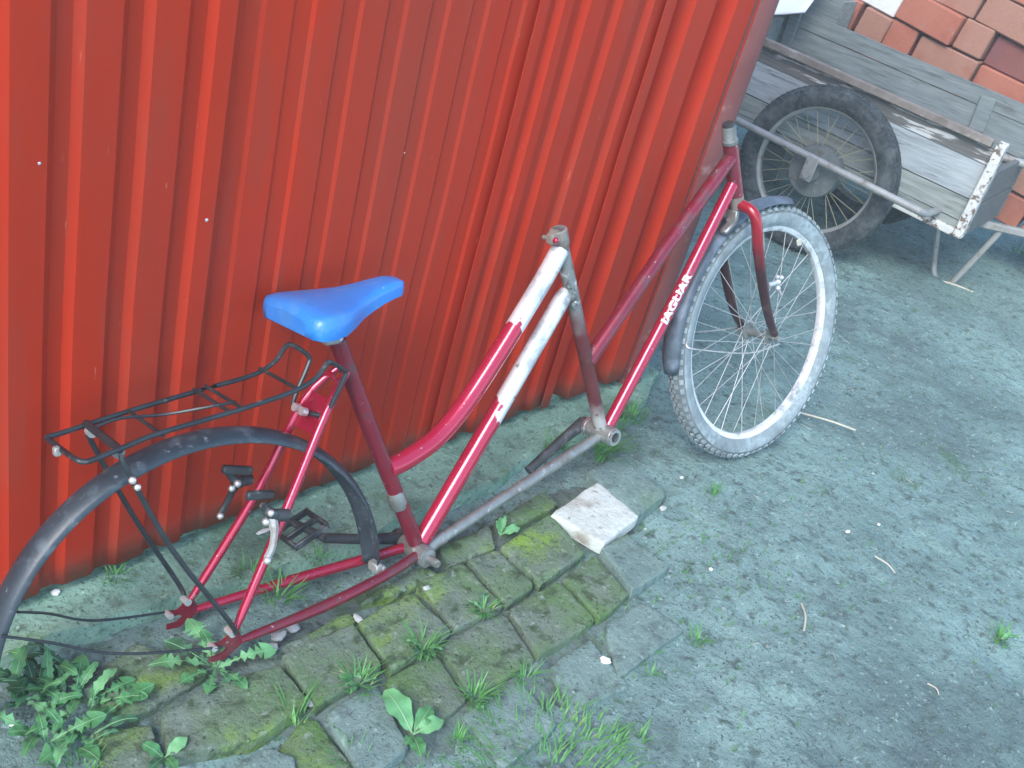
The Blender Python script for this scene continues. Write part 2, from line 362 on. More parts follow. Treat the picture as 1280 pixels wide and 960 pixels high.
# corner post, side wall, plinth behind the sheets
b = MB(); b.tube([(2.285 - 1.3, .005, -.02), (2.285 - 1.3, .005, .6), (2.285 - 1.3, .005, 1.2), (2.285 - 1.3, .005, WT + .02)], .050, 20)
b.build('corner_post', M['corner_post'], shed)
b = MB(); nn = 26; V = []; F = []
for k in range(nn * 4 + 1):
    y = .03 + k * .024; ph = k % 4; xx = 2.325 + (.012 if ph in (0, 1) else 0)
    V += [(xx - 1.3, y, .03), (xx - 1.3, y, WT)]
for k in range(nn * 4): F.append((2 * k, 2 * k + 2, 2 * k + 3, 2 * k + 1))
b.add(V, F); b.build('side_sheet', M['red_wall'], shed, smooth=False)
b = MB(); b.box((-.15 - 1.3, .08, .025), (4.9, .13, .13), bev=.01); b.build('plinth', M['concrete'], shed, smooth=False)
b = MB(); b.beam((-1.3 - 2.6, .6, WT + .11), (2.42 - 1.3, .6, WT + .11), 1.5, .05); b.build('roof', M['red_wall'], shed, smooth=False)
for (x, z), s in (((0.601,0.817), .7), ((0.858,0.704), .9), ((1.240,0.783), .5)):
    b = MB(); b.ball((x - 1.3, -.0185, z), .0035 * s, (1, .5, 1)); b.build('scuff_mark', M['bolt'], shed)  # small raised dots standing in for scuffs on the wall paint

# ------------------------------------------------------------------ brick path
path = MB()
pc = [(0.604,-0.071), (0.805,-0.075), (1.136,-0.161), (1.683,-0.133), (2.070,-0.205), (2.006,-0.409), (1.642,-0.709), (1.195,-0.755), (0.936,-0.702), (0.678,-0.515), (0.493,-0.298)]
def inside(x, y):
    r = False; dmin = 9
    for k in range(len(pc)):
        (x1_, y1_), (x2_, y2_) = pc[k], pc[k - 1]
        if (y1_ > y) != (y2_ > y) and x < (x2_ - x1_) * (y - y1_) / (y2_ - y1_) + x1_: r = not r
        L2_ = (x2_ - x1_) ** 2 + (y2_ - y1_) ** 2; t = max(0, min(1, ((x - x1_) * (x2_ - x1_) + (y - y1_) * (y2_ - y1_)) / L2_))
        dmin = min(dmin, math.hypot(x - x1_ - t * (x2_ - x1_), y - y1_ - t * (y2_ - y1_)))
    return dmin if r else -dmin
px0, px1 = min(q[0] for q in pc) - .05, max(q[0] for q in pc) + .05; py0, py1 = min(q[1] for q in pc) - .05, max(q[1] for q in pc) + .05
NX_, NY_ = int((px1 - px0) / .008), int((py1 - py0) / .008); V = []; F = []
for j in range(NY_ + 1):
    for i in range(NX_ + 1):
        x = px0 + (px1 - px0) * i / NX_; y = py0 + (py1 - py0) * j / NY_
        t = max(0, min(1, (inside(x, y) + .03) / .24)); t = t * t * (3 - 2 * t)
        V.append((x, y, -.024 + .026 * t + (.008 * fbm(x, y, 5, 4, 20) + .005 * fbm(x, y, 18, 4, 21)) * (.3 + .7 * t)))
for j in range(NY_):
    for i in range(NX_): a = j * (NX_ + 1) + i; F.append((a, a + 1, a + NX_ + 2, a + NX_ + 1))
path.add(V, F)
patho = tag(path.build('brick_path', M['joint_soil']), kind='structure')
def paver(q, zt=.026, mat='brick', parent=patho, name='brick', jit=.0022, h=.06, rough=.003, tilt=(0, 0), rnd=.005):
    q = [Vector((x, y, 0)) for x, y in q]; c = sum(q, Vector()) / len(q); q = [c + (v - c) * 1.025 for v in q]
    a = sum((q[i].x * q[(i + 1) % len(q)].y - q[(i + 1) % len(q)].x * q[i].y) for i in range(len(q)))
    if a < 0: q = q[::-1]
    ring = []
    n = len(q)
    for i in range(n):
        A, Bq, Z = q[i], q[(i + 1) % n], q[i - 1]
        ring.append(A + ((c - A).normalized()) * random.uniform(.3, 1.0) * rnd)      # worn corner
        for t in (.12, .3, .5, .7, .88):
            pnt = A.lerp(Bq, t); nrm = Vector(((Bq - A).y, -(Bq - A).x, 0)).normalized()
            ring.append(pnt + nrm * random.uniform(-jit, jit * .6))
    m = len(ring); V = []; F = []
    def zf(pnt, base): return base + tilt[0] * (pnt.x - c.x) + tilt[1] * (pnt.y - c.y) + rough * fbm(pnt.x, pnt.y, 22, 3, 40)
    lv = [(0, -h), (0, -.0045), (.0010, -.0014), (.0030, -.0002), (.012, 0)]
    for ins, dz in lv:
        for k, pnt in enumerate(ring):
            d = (c - pnt); L = d.length; pp = pnt + d * (ins / L) * (1 + (random.uniform(-.4, .6) if 0 < ins < .01 else 0))
            V.append((pp.x, pp.y, zf(pp, zt + dz)))
    for l in range(len(lv) - 1):
        for k in range(m): F.append((l * m + k, l * m + (k + 1) % m, (l + 1) * m + (k + 1) % m, (l + 1) * m + k))
    base = (len(lv) - 1) * m
    for k in range(m):
        d = Vector(V[base + k]).lerp(c, .5); V.append((d.x, d.y, zf(d, zt + .001)))
    V.append((c.x, c.y, zf(c, zt + .0012)))
    for k in range(m):
        F.append((base + k, base + (k + 1) % m, base + m + (k + 1) % m, base + m + k)); F.append((base + m + k, base + m + (k + 1) % m, base + 2 * m))
    b = MB(); b.add(V, F); return b.build(name, M[mat], parent, angle=42)
Q = [
 ([(1.345,-0.317), (1.425,-0.325), (1.416,-0.443), (1.326,-0.451)], .026, 'brick'),
 ([(1.211,-0.314), (1.328,-0.318), (1.317,-0.450), (1.195,-0.440)], .027, 'brick'),
 ([(1.436,-0.326), (1.618,-0.307), (1.587,-0.434), (1.431,-0.449)], .028, 'brick'),
 ([(1.325,-0.256), (1.471,-0.258), (1.432,-0.318), (1.303,-0.308)], .022, 'brick'),
 ([(1.497,-0.252), (1.673,-0.238), (1.668,-0.291), (1.496,-0.293)], .022, 'brick'),
 ([(1.821,-0.248), (1.958,-0.241), (1.940,-0.402), (1.797,-0.419)], .030, 'brick_grey'),
 ([(1.634,-0.446), (1.728,-0.443), (1.728,-0.566), (1.589,-0.570)], .028, 'brick_grey'),
 ([(1.488,-0.460), (1.610,-0.450), (1.584,-0.567), (1.470,-0.579)], .020, 'brick'),
 ([(1.324,-0.460), (1.473,-0.459), (1.458,-0.576), (1.285,-0.578)], .022, 'brick'),
 ([(1.477,-0.589), (1.605,-0.592), (1.612,-0.694), (1.393,-0.693)], .008, 'brick_grey'),
 ([(1.146,-0.452), (1.310,-0.459), (1.276,-0.577), (1.114,-0.572)], .018, 'brick'),
 ([(1.050,-0.332), (1.182,-0.330), (1.182,-0.441), (1.025,-0.454)], .028, 'brick'),
 ([(0.887,-0.322), (1.036,-0.331), (1.016,-0.439), (0.870,-0.445)], .029, 'brick'),
 ([(0.662,-0.322), (0.753,-0.311), (0.870,-0.341), (0.861,-0.431), (0.755,-0.443), (0.632,-0.394)], .029, 'brick'),
 ([(0.583,-0.196), (0.709,-0.161), (0.775,-0.278), (0.745,-0.287), (0.632,-0.293)], .014, 'brick'),
 ([(0.879,-0.459), (0.988,-0.455), (0.949,-0.589), (0.846,-0.596)], .020, 'brick_grey'),
 ([(1.011,-0.455), (1.126,-0.462), (1.102,-0.571), (0.969,-0.582)], .016, 'brick'),
 ([(1.076,-0.587), (1.220,-0.588), (1.206,-0.700), (1.058,-0.707)], .010, 'brick_grey'),
 ([(0.713,-0.458), (0.763,-0.461), (0.786,-0.499), (0.765,-0.535), (0.706,-0.511)], .022, 'brick_grey'),
 ([(1.089,-0.292), (1.259,-0.269), (1.271,-0.311), (1.182,-0.315)], .020, 'brick'),
 ([(0.869,-0.297), (1.058,-0.293), (1.057,-0.320), (0.890,-0.314)], .012, 'brick'),
 ([(1.300,-0.598), (1.424,-0.596), (1.398,-0.718), (1.253,-0.699)], .003, 'brick_grey'),
 ([(0.577,-0.277), (0.648,-0.317), (0.625,-0.391), (0.539,-0.373)], .010, 'brick'),
 ([(0.850,-0.437), (0.866,-0.458), (0.850,-0.578), (0.754,-0.545), (0.769,-0.473)], .010, 'brick'),
]
for q, zt, mt in Q:
    paver(q, zt, mt, tilt=(random.uniform(-.018, .018), random.uniform(-.018, .018)))
blk = paver([(1.611,-0.314), (1.805,-0.290), (1.793,-0.424), (1.639,-0.445)], .036, 'white_block', None, 'stone_block', jit=.003, h=.03, rough=.002, tilt=(.0, -.01), rnd=.003)
tag(blk, 'flat whitish stone slab lying on the brick path', 'stone')

# ------------------------------------------------------------------ bicycle: two frames welded into a tandem
BM = Matrix([[0.99619, 0.08419, 0.02256, 1.24596], [-0.08716, 0.96225, 0.25783, -0.26157], [-0.0, -0.25882, 0.96593, 0.05365]] + [[0, 0, 0, 1]])
bike = empty('tandem_bicycle', BM)
tag(bike, 'unfinished red tandem bicycle with blue saddle and no rear wheel, leaning on red wall', 'bicycle')
BB1, BB2 = (0, 0, 0), (.525, 0, .131)
fr = MB()
SH = [(.017, -.036), (.021, -.036), (.021, .036), (.017, .036)]
frame = fr.lathe(SH, BB1, (0, 1, 0), 20).build('frame', M['old_steel'], bike)
MB().lathe(SH, BB2, (0, 1, 0), 20).build('bottom_bracket', M['old_steel'], frame)
S1 = Vector((-.192, 0, .466)); s1d = (S1 - Vector(BB1)).normalized()
def T(name, pts, r, mat, seg=14, parent=frame): return MB().tube(pts, r, seg).build(name, M[mat], parent)
st1 = T('seat_tube', [(0, 0, .015), s1d * .25, S1], .0155, 'dark_red')
b = MB(); b.tube([s1d * .118, s1d * .128, s1d * .150, s1d * .158], [.0157, .0175, .0175, .0157], 14); b.build('weld_collar', M['old_steel'], st1)
curve = smoothpath([(-.075, 0, .197), (-.03, 0, .205), (0.038,0.000,0.231), (0.105,0.000,0.284), (0.181,0.000,0.369), (0.249,0.000,0.452), (0.302,0.000,0.519), (.338, 0, .570)], 8)
T('curved_top_tube', curve, .0195, 'patched', 18)
T('down_tube', [(.012, 0, .018), (.19, 0, .246), (.357, 0, .466), (.368, 0, .480)], [.0185, .0185, .0185, .014], 'patched_low', 18)
# the ground-down head stub between the two top joints
S2 = Vector((.326, 0, .612)); s2d = (S2 - Vector(BB2)).normalized(); b2 = Vector(BB2)
st2 = T('seat_tube', [b2 + s2d * .012, b2 + s2d * .12, b2 + s2d * .3, b2 + s2d * .42, S2], .0152, 'seat_tube2')
b = MB(); b.tube([S2 - s2d * .038, S2 - s2d * .034, S2 - s2d * .002, S2], [.0155, .0185, .0185, .0165], 16)
b.box(S2 - s2d * .02 + Vector((-.022, 0, 0)), (.018, .020, .022), bev=.003)
b.tube([S2 - s2d * .02 + Vector((-.026, -.020, 0)), S2 - s2d * .02 + Vector((-.026, .020, 0))], .005, 8)
b.build('seat_clamp', M['rust_iron'], st2)
b = MB(); b.ball(S2 - s2d * .021 + Vector((-.032, -.02, .002)), .0065); b.build('clamp_bolt', M['red_paint'], st2)
b = MB()                                                  # weld blobs
for k in range(14):
    t = random.uniform(.09, .20); a = random.uniform(2.4, 4.2)
    pnt = S2 - s2d * t + Vector((math.cos(a) * .016, -abs(math.sin(a)) * .012 - .006, 0)); b.ball(pnt, random.uniform(.004, .008), jit=.25)
b.build('weld_bead', M['old_steel'], frame)
T('connecting_tube', [(.018, -.004, -.002), (.25, -.004, .058), (.512, -.004, .124)], .0118, 'old_steel')
T('weld_sleeve', [(.02, -.004, -.001), (.065, -.004, .011)], .0140, 'old_steel')
HT = Vector((.870, 0, .760)); HB = Vector((.920, 0, .640)); hd = (HB - HT).normalized()
T('head_tube', [HT, HB], .0175, 'dark_red', 18)
T('upper_tube', [(.455, 0, .312), (.66, 0, .522), HT + hd * .030], .0165, 'dark_red', 16)
dt2 = T('down_tube', [(.545, 0, .140), (.74, 0, .418), HT + hd * .092], .0148, 'red_paint', 16)
# headset cup and locknut
b = MB(); b.tube([HT - hd * .002, HT - hd * .010, HT - hd * .014, HT - hd * .040, HT - hd * .044], [.0185, .0195, .0165, .0165, .0145], 16); b.build('headset_cup', M['hub_iron'], frame)
b = MB(); b.tube([HT - hd * .044, HT - hd * .052], [.0145, .0135], 12); b.build('steerer_stub', M['black_plastic'], frame)
b = MB(); b.tube([HB - hd * .0, HB + hd * .012, HB + hd * .014], [.0185, .0185, .016], 16); b.build('lower_cup', M['rust_iron'], frame)
# rear triangle
DL = Vector((-.443, -.065, .0)); DR = Vector((-.455, .065, -.001))
for sgn, D in ((-1, DL), (1, DR)):
    T('seat_stay', smoothpath([s1d * .452 + Vector((-.008, sgn * .013, -.008)), Vector((-.235, sgn * .034, .355)), Vector((-.32, sgn * .047, .205 if sgn < 0 else .200)), D + Vector((.012, 0, .020))], 4), [.0072] * 3 + [.0082] * 8 + [.0078, .006], 'red_paint', 12)
    T('chain_stay', smoothpath([(-.012, sgn * .020, .002), (-.10, sgn * .036, -.004), (-.25, sgn * .055, -.006), D + Vector((.022, 0, -.002))], 4), [.0105] * 9 + [.0095, .0085, .008, .006], 'dark_red' if sgn < 0 else 'red_paint', 12)
    d = MB(); th = .005                                   # hooked plate dropout, open toward the rear
    outl = [(.03, .006), (.022, .026), (.006, .030), (-.004, .018), (-.014, .012), (-.034, .011), (-.038, .002), (-.010, .0), (-.005, -.010), (-.016, -.017), (-.040, -.016), (-.042, -.026), (-.012, -.030), (.014, -.018), (.032, -.008)]
    outl = [(x * .8, z * .8) for x, z in outl]; V = [D + Vector((x, y, z)) for y in (-th / 2, th / 2) for x, z in outl]; n = len(outl)
    F = [tuple(range(n)), tuple(range(2 * n - 1, n - 1, -1))] + [(i, i + n, (i + 1) % n + n, (i + 1) % n) for i in range(n)]
    d.add(V, F); d.build('dropout', M['dark_red'], frame, smooth=False)
    e = MB(); e.tube([D + Vector((.004, -.010, .022)), D + Vector((.004, .010, .022))], .0065, 8); e.tube([D + Vector((-.028, -.009, .006)), D + Vector((-.028, .009, .006))], .0055, 8); e.build('dropout_bolt', M['bolt'], frame)
b = MB(); b.add([(-.222, -.030, .372), (-.222, .030, .372), (-.252, .038, .312), (-.252, -.038, .312), (-.226, -.030, .374), (-.226, .030, .374), (-.256, .038, .314), (-.256, -.038, .314)],
    [(0, 1, 2, 3), (7, 6, 5, 4), (0, 4, 5, 1), (1, 5, 6, 2), (2, 6, 7, 3), (3, 7, 4, 0)]); b.build('stay_bridge', M['red_paint'], frame, smooth=False)
b = MB(); b.tube([(-.208, -.026, .402), (-.205, .0, .408), (-.208, .026, .402)], .0045, 8); b.build('brace', M['red_paint'], frame)
# cranks and spindle stubs
b = MB(); b.tube([(0, -.034, 0), (0, -.040, 0), (0, -.042, 0), (0, -.062, 0), (0, -.068, 0)], [.019, .018, .0095, .0085, .0075], 14); b.build('spindle', M['old_steel'], bike)
cr = MB(); cr.tube([(.005, .05, .005), (-.06, .058, .018), (-.17, .066, .052)], [.013, .0105, .0095], 10); cr.tube([(.0, .036, .003), (.0, .066, .003)], .017, 14)
crank = cr.build('crank_arm', M['black_plastic'], bike)
pd = MB(); cpt = Vector((-.195, .105, .062))
rotp = Matrix.Rotation(R(-20), 3, 'Y')
for dy in (-.036, 0, .036): pd.box(cpt + Vector((0, dy, 0)), (.074, .007, .014), rotp, .002)
for dx in (-.036, .036): pd.box(cpt + rotp @ Vector((dx, 0, 0)), (.007, .076, .016), rotp, .002)
pd.tube([(-.17, .06, .054), cpt + Vector((0, .04, 0))], .008, 8)
pd.build('pedal', M['black_plastic'], crank)
b = MB(); b.tube([b2 + Vector((0, .034, 0)), b2 + Vector((0, .058, 0))], .018, 14)
b.tube([b2 + Vector((.0, .056, .004)), b2 + Vector((-.04, .060, -.016)), b2 + Vector((-.16, .066, -.080))], [.016, .013, .0105], 12)
b.build('crank_arm', M['black_plastic'], bike)
b = MB(); b.lathe([(.012, -.042), (.019, -.042), (.019, -.036), (.012, -.036)], BB2, (0, 1, 0), 16); b.build('bearing_ring', M['steel'], bike); b = MB(); b.lathe([(.017, .036), (.023, .036), (.023, .042), (.017, .042)], BB2, (0, 1, 0), 16); b.build('bearing_ring', M['steel'], bike)
# saddle
def saddle():
    st = [(-.292, .060, .532, .020), (-.288, .078, .540, .030), (-.276, .090, .546, .036), (-.255, .093, .548, .038), (-.225, .086, .548, .037), (-.195, .068, .549, .036), (-.165, .048, .551, .034), (-.135, .036, .555, .033), (-.105, .029, .560, .031), (-.080, .0255, .563, .029), (-.062, .022, .562, .027), (-.052, .015, .557, .020), (-.047, .007, .551, .010)]
    V = []; F = []; K = 17
    for i, (x, w, z, dpt) in enumerate(st):
        for k in range(K):
            t = -1 + 2 * k / (K - 1)
            a = abs(t)
            if a < .72: yy = t / .72 * .92 * w; zz = z - .010 * (a / .72) ** 2 * (w / .09)
            elif a < .86: q = (a - .72) / .14; yy = math.copysign((.92 + .085 * math.sin(q * PI / 2)) * w, t); zz = z - .010 * (w / .09) - dpt * .42 * (1 - math.cos(q * PI / 2))
            else: q = (a - .86) / .14; yy = math.copysign((1.005 - .05 * q) * w, t); zz = z - .010 * (w / .09) - dpt * (.42 + .58 * q)
            V.append((-.29 + (x + .29) * .95, yy, zz))
    for i in range(len(st) - 1):
        for k in range(K - 1): a = i * K + k; F.append((a, a + 1, a + K + 1, a + K)[::-1])
    F.append(tuple(range(K))[::-1]); F.append(tuple(range((len(st) - 1) * K, len(st) * K)))
    for i in range(len(st) - 1): F.append((i * K, (i + 1) * K, (i + 1) * K + K - 1, i * K + K - 1)[::-1])
    b = MB(); b.add(V, F); o = b.build('saddle', M['saddle'], bike, angle=75)
    return o
sad = saddle()
b = MB(); b.tube([S1 - s1d * .02, S1 + s1d * .045], .0125, 12)
for sg in (-1, 1): b.tube([(-.265, sg * .022, .512), (-.22, sg * .020, .507), (-.12, sg * .018, .520)], .0035, 6)
b.build('seat_post', M['steel'], sad)
b = MB(); b.box(S1 + s1d * .012 + Vector((-.020, -.016, .0)), (.03, .022, .018), bev=.004); b.tube([S1 + s1d * .02 + Vector((-.016, -.036, 0)), S1 + s1d * .02 + Vector((-.016, .030, 0))], .006, 8); b.build('saddle_clamp', M['grey_iron'], sad)
# mudguards: curved sheets
def mudguard(c, ax, rad, a0, a1, w, mat, seg=56, u=None, depth=.016):
    ax = Vector(ax).normalized(); c = Vector(c); u = Vector(u or (1, 0, 0)); u = (u - ax * u.dot(ax)).normalized(); up = u.cross(ax).normalized()
    if up.z < 0: up = -up
    V = []; F = []; K = 9
    for i in range(seg + 1):
        t = i / seg; a = a0 + (a1 - a0) * t; d = u * math.cos(a) + up * math.sin(a)
        ww = w * min(1, .72 + 5 * min(t, 1 - t))
        for k in range(K):
            q = -1 + 2 * k / (K - 1); V.append(c + d * (rad - depth * abs(q) ** 2.2) + ax * (q * ww))
    for i in range(seg):
        for k in range(K - 1): a = i * K + k; F.append((a, a + 1, a + K + 1, a + K))
    b = MB(); b.add(V, F); o = b.build(mat[0], M[mat[1]], bike, angle=60)
    md = o.modifiers.new('thickness', 'SOLIDIFY'); md.thickness = .0022; md.offset = 0
    return o
DC = (-.452, 0, .0)
rm = mudguard(DC, (0, 1, 0), .356, R(0), R(178), .031, ('rear_mudguard', 'mudguard'))
T('mudguard_stay', smoothpath([(-0.775,-0.034,0.132), (-0.717,-0.045,0.104), (-0.620,-0.060,0.052), DL + Vector((-.015, -.008, .004))], 5), .0022, 'black_wire', 6, rm)
T('mudguard_stay', smoothpath([(-0.731,0.034,0.120), (-0.684,0.045,0.094), (-0.607,0.060,0.044), DR + Vector((-.015, .008, .004))], 5), .0022, 'black_wire', 6, rm)
b = MB(); b.box((-.107, -.012, .006), (.016, .03, .02), bev=.003); b.ball((-.098, -.022, .004), .007); b.build('mudguard_bracket', M['grey_iron'], rm)
# luggage rack
rw = .0043
front_far = [(-0.386,0.060,0.403), (-0.316,0.060,0.409), (-0.277,0.060,0.425), (-0.257,0.060,0.447), (-0.247,0.058,0.451), (-0.230,0.050,0.440), (-0.218,0.046,0.427), (-0.220,0.044,0.415), (-0.250,0.036,0.369), (-0.259,0.030,0.354)]
bottom = [(-0.256,0.022,0.349), (-0.249,-0.012,0.348)]
front_near = [(-0.239,-0.030,0.349), (-0.232,-0.036,0.360), (-0.207,-0.046,0.418), (-0.210,-0.048,0.429), (-0.238,-0.056,0.449), (-0.252,-0.060,0.453), (-0.267,-0.060,0.436), (-0.288,-0.060,0.424), (-0.325,-0.060,0.415), (-0.410,-0.060,0.406)]
rear = [(-0.540,-0.060,0.397), (-0.588,-0.060,0.389), (-0.637,-0.060,0.380), (-0.650,-0.056,0.378), (-0.658,-0.044,0.380), (-0.657,0.010,0.375), (-0.657,0.056,0.374), (-0.656,0.060,0.376), (-0.633,0.060,0.378), (-0.534,0.060,0.390)]
rack = MB().tube(smoothpath(front_far + bottom + front_near + rear + [front_far[0]], 4)[:-1], rw, 8, closed=True).build('luggage_rack', M['black_wire'], bike)
def lerp3(a, b, t): return tuple(a[i] + (b[i] - a[i]) * t for i in range(3))
def rail(x, sg): return (x, -sg * .06, .379 + (x + .652) * .112 if x < -.3 else .418)
for x, r in ((-.60, .0062), (-.535, .003), (-.425, .003), (-.405, .003), (-.305, .0032)):
    T('cross_bar', [rail(x, 1), rail(x, -1)], r, 'black_wire', 8, rack)
T('spring_clip', smoothpath([(-.60, .03, .388), (-.56, .026, .396), (-.50, .015, .392), (-.44, -.02, .404), (-.40, -.03, .407)], 4), .0025, 'black_wire', 6, rack)
for sg, D in ((1, DL), (-1, DR)):
    T('strut', smoothpath([(-.598, -sg * .058, .376), (-.592, -sg * .062, .35), (-.53, -sg * .068, .20), D + Vector((.0, -sg * .010, .045)), D + Vector((.004, -sg * .010, .022))], 4), .0042, 'black_wire', 8, rack)
    b = MB(); b.tube([(-.598, -sg * .040, .376), (-.598, -sg * .052, .376)], .0085, 10); b.build('clamp', M['grey_iron'], rack)
b = MB(); b.ball((-.588, -.068, .337), .006); b.ball((-.582, -.070, .325), .0055); b.build('strut_bolt', M['bolt'], rack)
for c in (.006, -.016):
    b = MB(); pnt = Vector((-0.254,0.000,0.351)) + Vector((-.003, -c, 0)); b.tube([pnt, pnt + Vector((-.010, 0, .004))], .0075, 10); b.build('rack_bolt', M['bolt'], rack)
b = MB(); b.box((-.662, .012, .372), (.010, .012, .014), bev=.002); b.build('reflector_tab', M['grey_iron'], rack)
# cantilever brakes
def brake(pos, sg, k=1.0, dark=False):
    p0 = Vector(pos)
    a = MB(); a.tube([p0 + Vector((0, sg * .004, 0)), p0 + Vector((-.020, sg * .0, .003))], .011 * k, 12)
    a.tube([p0 + Vector((-.018, 0, .0)), p0 + Vector((-.034, 0, .012)), p0 + Vector((-.046, sg * .002, .030))], [.011 * k, .009 * k, .006 * k], 10)
    br = a.build('brake_arm', M['black_plastic'], bike)
    l = MB(); l.tube(smoothpath([p0 + Vector((-.028, -sg * .004, .004)), p0 + Vector((-.030, sg * .010, -.014)), p0 + Vector((-.038, sg * .018, -.040)), p0 + Vector((-.050, sg * .020, -.058))], 4), [.0085 * k] * 5 + [.0065 * k] * 8, 8); l.build('lever', M['grey_iron' if not dark else 'black_plastic'], br)
    for dx, dy, dz, r in ((-.032, -.006, .006, .0075), (-.036, .006, .016, .006), (-.041, -.002, -.002, .0068), (-.052, .020, -.060, .007)):
        MB().ball(p0 + Vector((dx, sg * dy - .004, dz)), r * k, rings=6, seg=9).build('bolt', M['bolt'], br)
    pd_ = MB(); pd_.beam(p0 + Vector((-.012, -sg * .024, .030)), p0 + Vector((-.064, -sg * .018, .044)), .013, .015, bev=.003); pd_.build('brake_pad', M['black_plastic'], br)
    return br
brake((-.322, -.050, .197), -1, 1.0)
brake((-.330, .050, .222), 1, .9, True)
# front wheel
WC = Vector((1.107,-0.000,0.271)); WN = Vector((-0.049,-0.997,0.059)).normalized()
RW = .331; TR = .0245
def wheel(parent, name, c, n, R_out, tr, rim_r, tyre_mat, rim_mat, spoke_mat, hub, nsp, knobs, rim_w, groove='tyre_groove'):
    c = Vector(c); n = Vector(n).normalized(); rc = R_out - tr
    rb = MB(); hw = rim_w / 2
    rb.lathe([(rim_r, -hw), (rim_r + .002, -hw - .001), (rim_r + .002, -hw + .0015), (rim_r - .006, -hw + .003), (rim_r - .014, -hw * .55), (rim_r - .0155, 0), (rim_r - .014, hw * .55), (rim_r - .006, hw - .003), (rim_r + .002, hw - .0015), (rim_r + .002, hw + .001), (rim_r, hw),
              (rim_r - .008, hw), (rim_r - .0165, hw * .55), (rim_r - .018, 0), (rim_r - .0165, -hw * .55), (rim_r - .008, -hw)], c, n, 72)
    w = rb.build(name, M[rim_mat], parent, angle=35)
    tb = MB(); prof = []
    for k in range(17):
        a = R(-145) + R(290) * k / 16; prof.append((rc + math.cos(a) * tr * (1 if math.cos(a) > 0 else (rc - rim_r + .004) / tr / .82), math.sin(a) * tr * .98))
    tb.lathe(prof, c, n, 72)
    u = n.orthogonal().normalized(); v = n.cross(u)
    for rowang, cnt, sz, ph in knobs:
        for k in range(cnt):
            a = 2 * PI * (k + ph) / cnt; d = u * math.cos(a) + v * math.sin(a); tdir = n.cross(d)
            q = R(rowang); nn_ = d * math.cos(q) + n * math.sin(q); ss = nn_.cross(tdir)
            pos = c + d * (rc + math.cos(q) * tr) + n * (math.sin(q) * tr)
            tb.box(pos + nn_ * sz[2] * .3, sz, Matrix((tdir, ss, nn_)).transposed())
    to_ = tb.build('tyre', M[tyre_mat], w, angle=30); to_.data.materials.append(M[groove])
    for k in range(72 * 17):
        if 4 <= k % 17 <= 11: to_.data.polygons[k].material_index = 1
    hb = MB(); hb.lathe(hub, c, n, 24, closed=False); hb.build('hub', M['hub_iron'], w)
    fl = max(h[0] for h in hub); hwid = max(abs(h[1]) for h in hub) * .62
    sp = MB(); sp.tube([(0, 0, 0), (0, 0, 1)], 1, 5); spm = sp.mesh('spoke', M[spoke_mat])
    for k in range(nsp):
        side = 1 if k % 2 else -1; grp = (k // 2) % 2; a = 2 * PI * k / nsp
        ah = a + (R(62) if grp else R(-62)); fr_ = min(fl * .9, .022) if nsp > 30 else fl * .8
        A = c + (u * math.cos(ah) + v * math.sin(ah)) * fr_ + n * (side * hwid); Bq = c + (u * math.cos(a) + v * math.sin(a)) * (rim_r - .013) + n * side * .002
        o = link('spoke', spm, w); dd = Bq - A; ln = dd.length; zq = dd / ln; xq = zq.orthogonal().normalized(); yq = zq.cross(xq)
        rr = .00105 if rim_r > .26 else .0016
        o.matrix_local = Matrix(((xq.x * rr, yq.x * rr, zq.x * ln, A.x), (xq.y * rr, yq.y * rr, zq.y * ln, A.y), (xq.z * rr, yq.z * rr, zq.z * ln, A.z), (0, 0, 0, 1)))
    return w
fw = wheel(bike, 'front_wheel', WC, WN, RW, TR, .284, 'tyre', 'chrome_rim', 'spoke',
      [(.004, -.056), (.008, -.056), (.008, -.036), (.022, -.034), (.022, -.030), (.011, -.027), (.010, 0), (.011, .027), (.022, .030), (.022, .034), (.008, .036), (.008, .056), (.004, .056)], 36,
      [(-50, 78, (.013, .010, .0036), 0), (-20, 78, (.010, .009, .0036), .5), (0, 78, (.009, .006, .0036), 0), (20, 78, (.010, .009, .0036), .5), (50, 78, (.013, .010, .0036), 0)], .024)
b = MB(); rd = Vector((math.cos(R(60)), 0, math.sin(R(60)))); pnt = WC + rd * .262; b.box(pnt, (.010, .004, .018), Matrix.Rotation(R(-30), 3, 'Y'), .001); b.box(pnt + rd * -.006 + Vector((-.009, -.002, .006)), (.010, .004, .018), Matrix.Rotation(R(-30), 3, 'Y'), .001); b.build('valve', M['straw'], fw)
# fork
fk = MB(); fk.tube([HB + hd * .012, HB + hd * .030], [.0175, .0165], 16)
fork = fk.build('fork', M['rust_iron'], bike)
ax = WN if WN.y > 0 else -WN
for sg in (-1, 1):
    end = WC + ax * sg * .052 + Vector((-.002, 0, .010))
    pts = smoothpath([HB + hd * .022 + Vector((0, sg * .012, 0)), HB + hd * .026 + Vector((.0, sg * .040, -.004)), Vector((.938, sg * .054, .588)), Vector((.962, sg * .055, .52)), Vector((1.022, sg * .055, .395)), Vector((1.068, sg * .054, .322)), end], 5)
    n = len(pts); T('fork_blade', pts, [.0135 - .0042 * max(0, (i / n - .5)) * 2 for i in range(n)], 'fork_red', 14, fork) if sg < 0 else T('fork_blade', pts, [.0135 - .0042 * max(0, (i / n - .5)) * 2 for i in range(n)], 'fork_red', 14, fork)
    b = MB(); b.box(WC + ax * sg * .052 + Vector((0, 0, .002)), (.020, .005, .026), bev=.002); b.tube([WC + ax * sg * .054, WC + ax * sg * .066], .0075, 6); b.build('fork_end', M['old_steel'], fork)
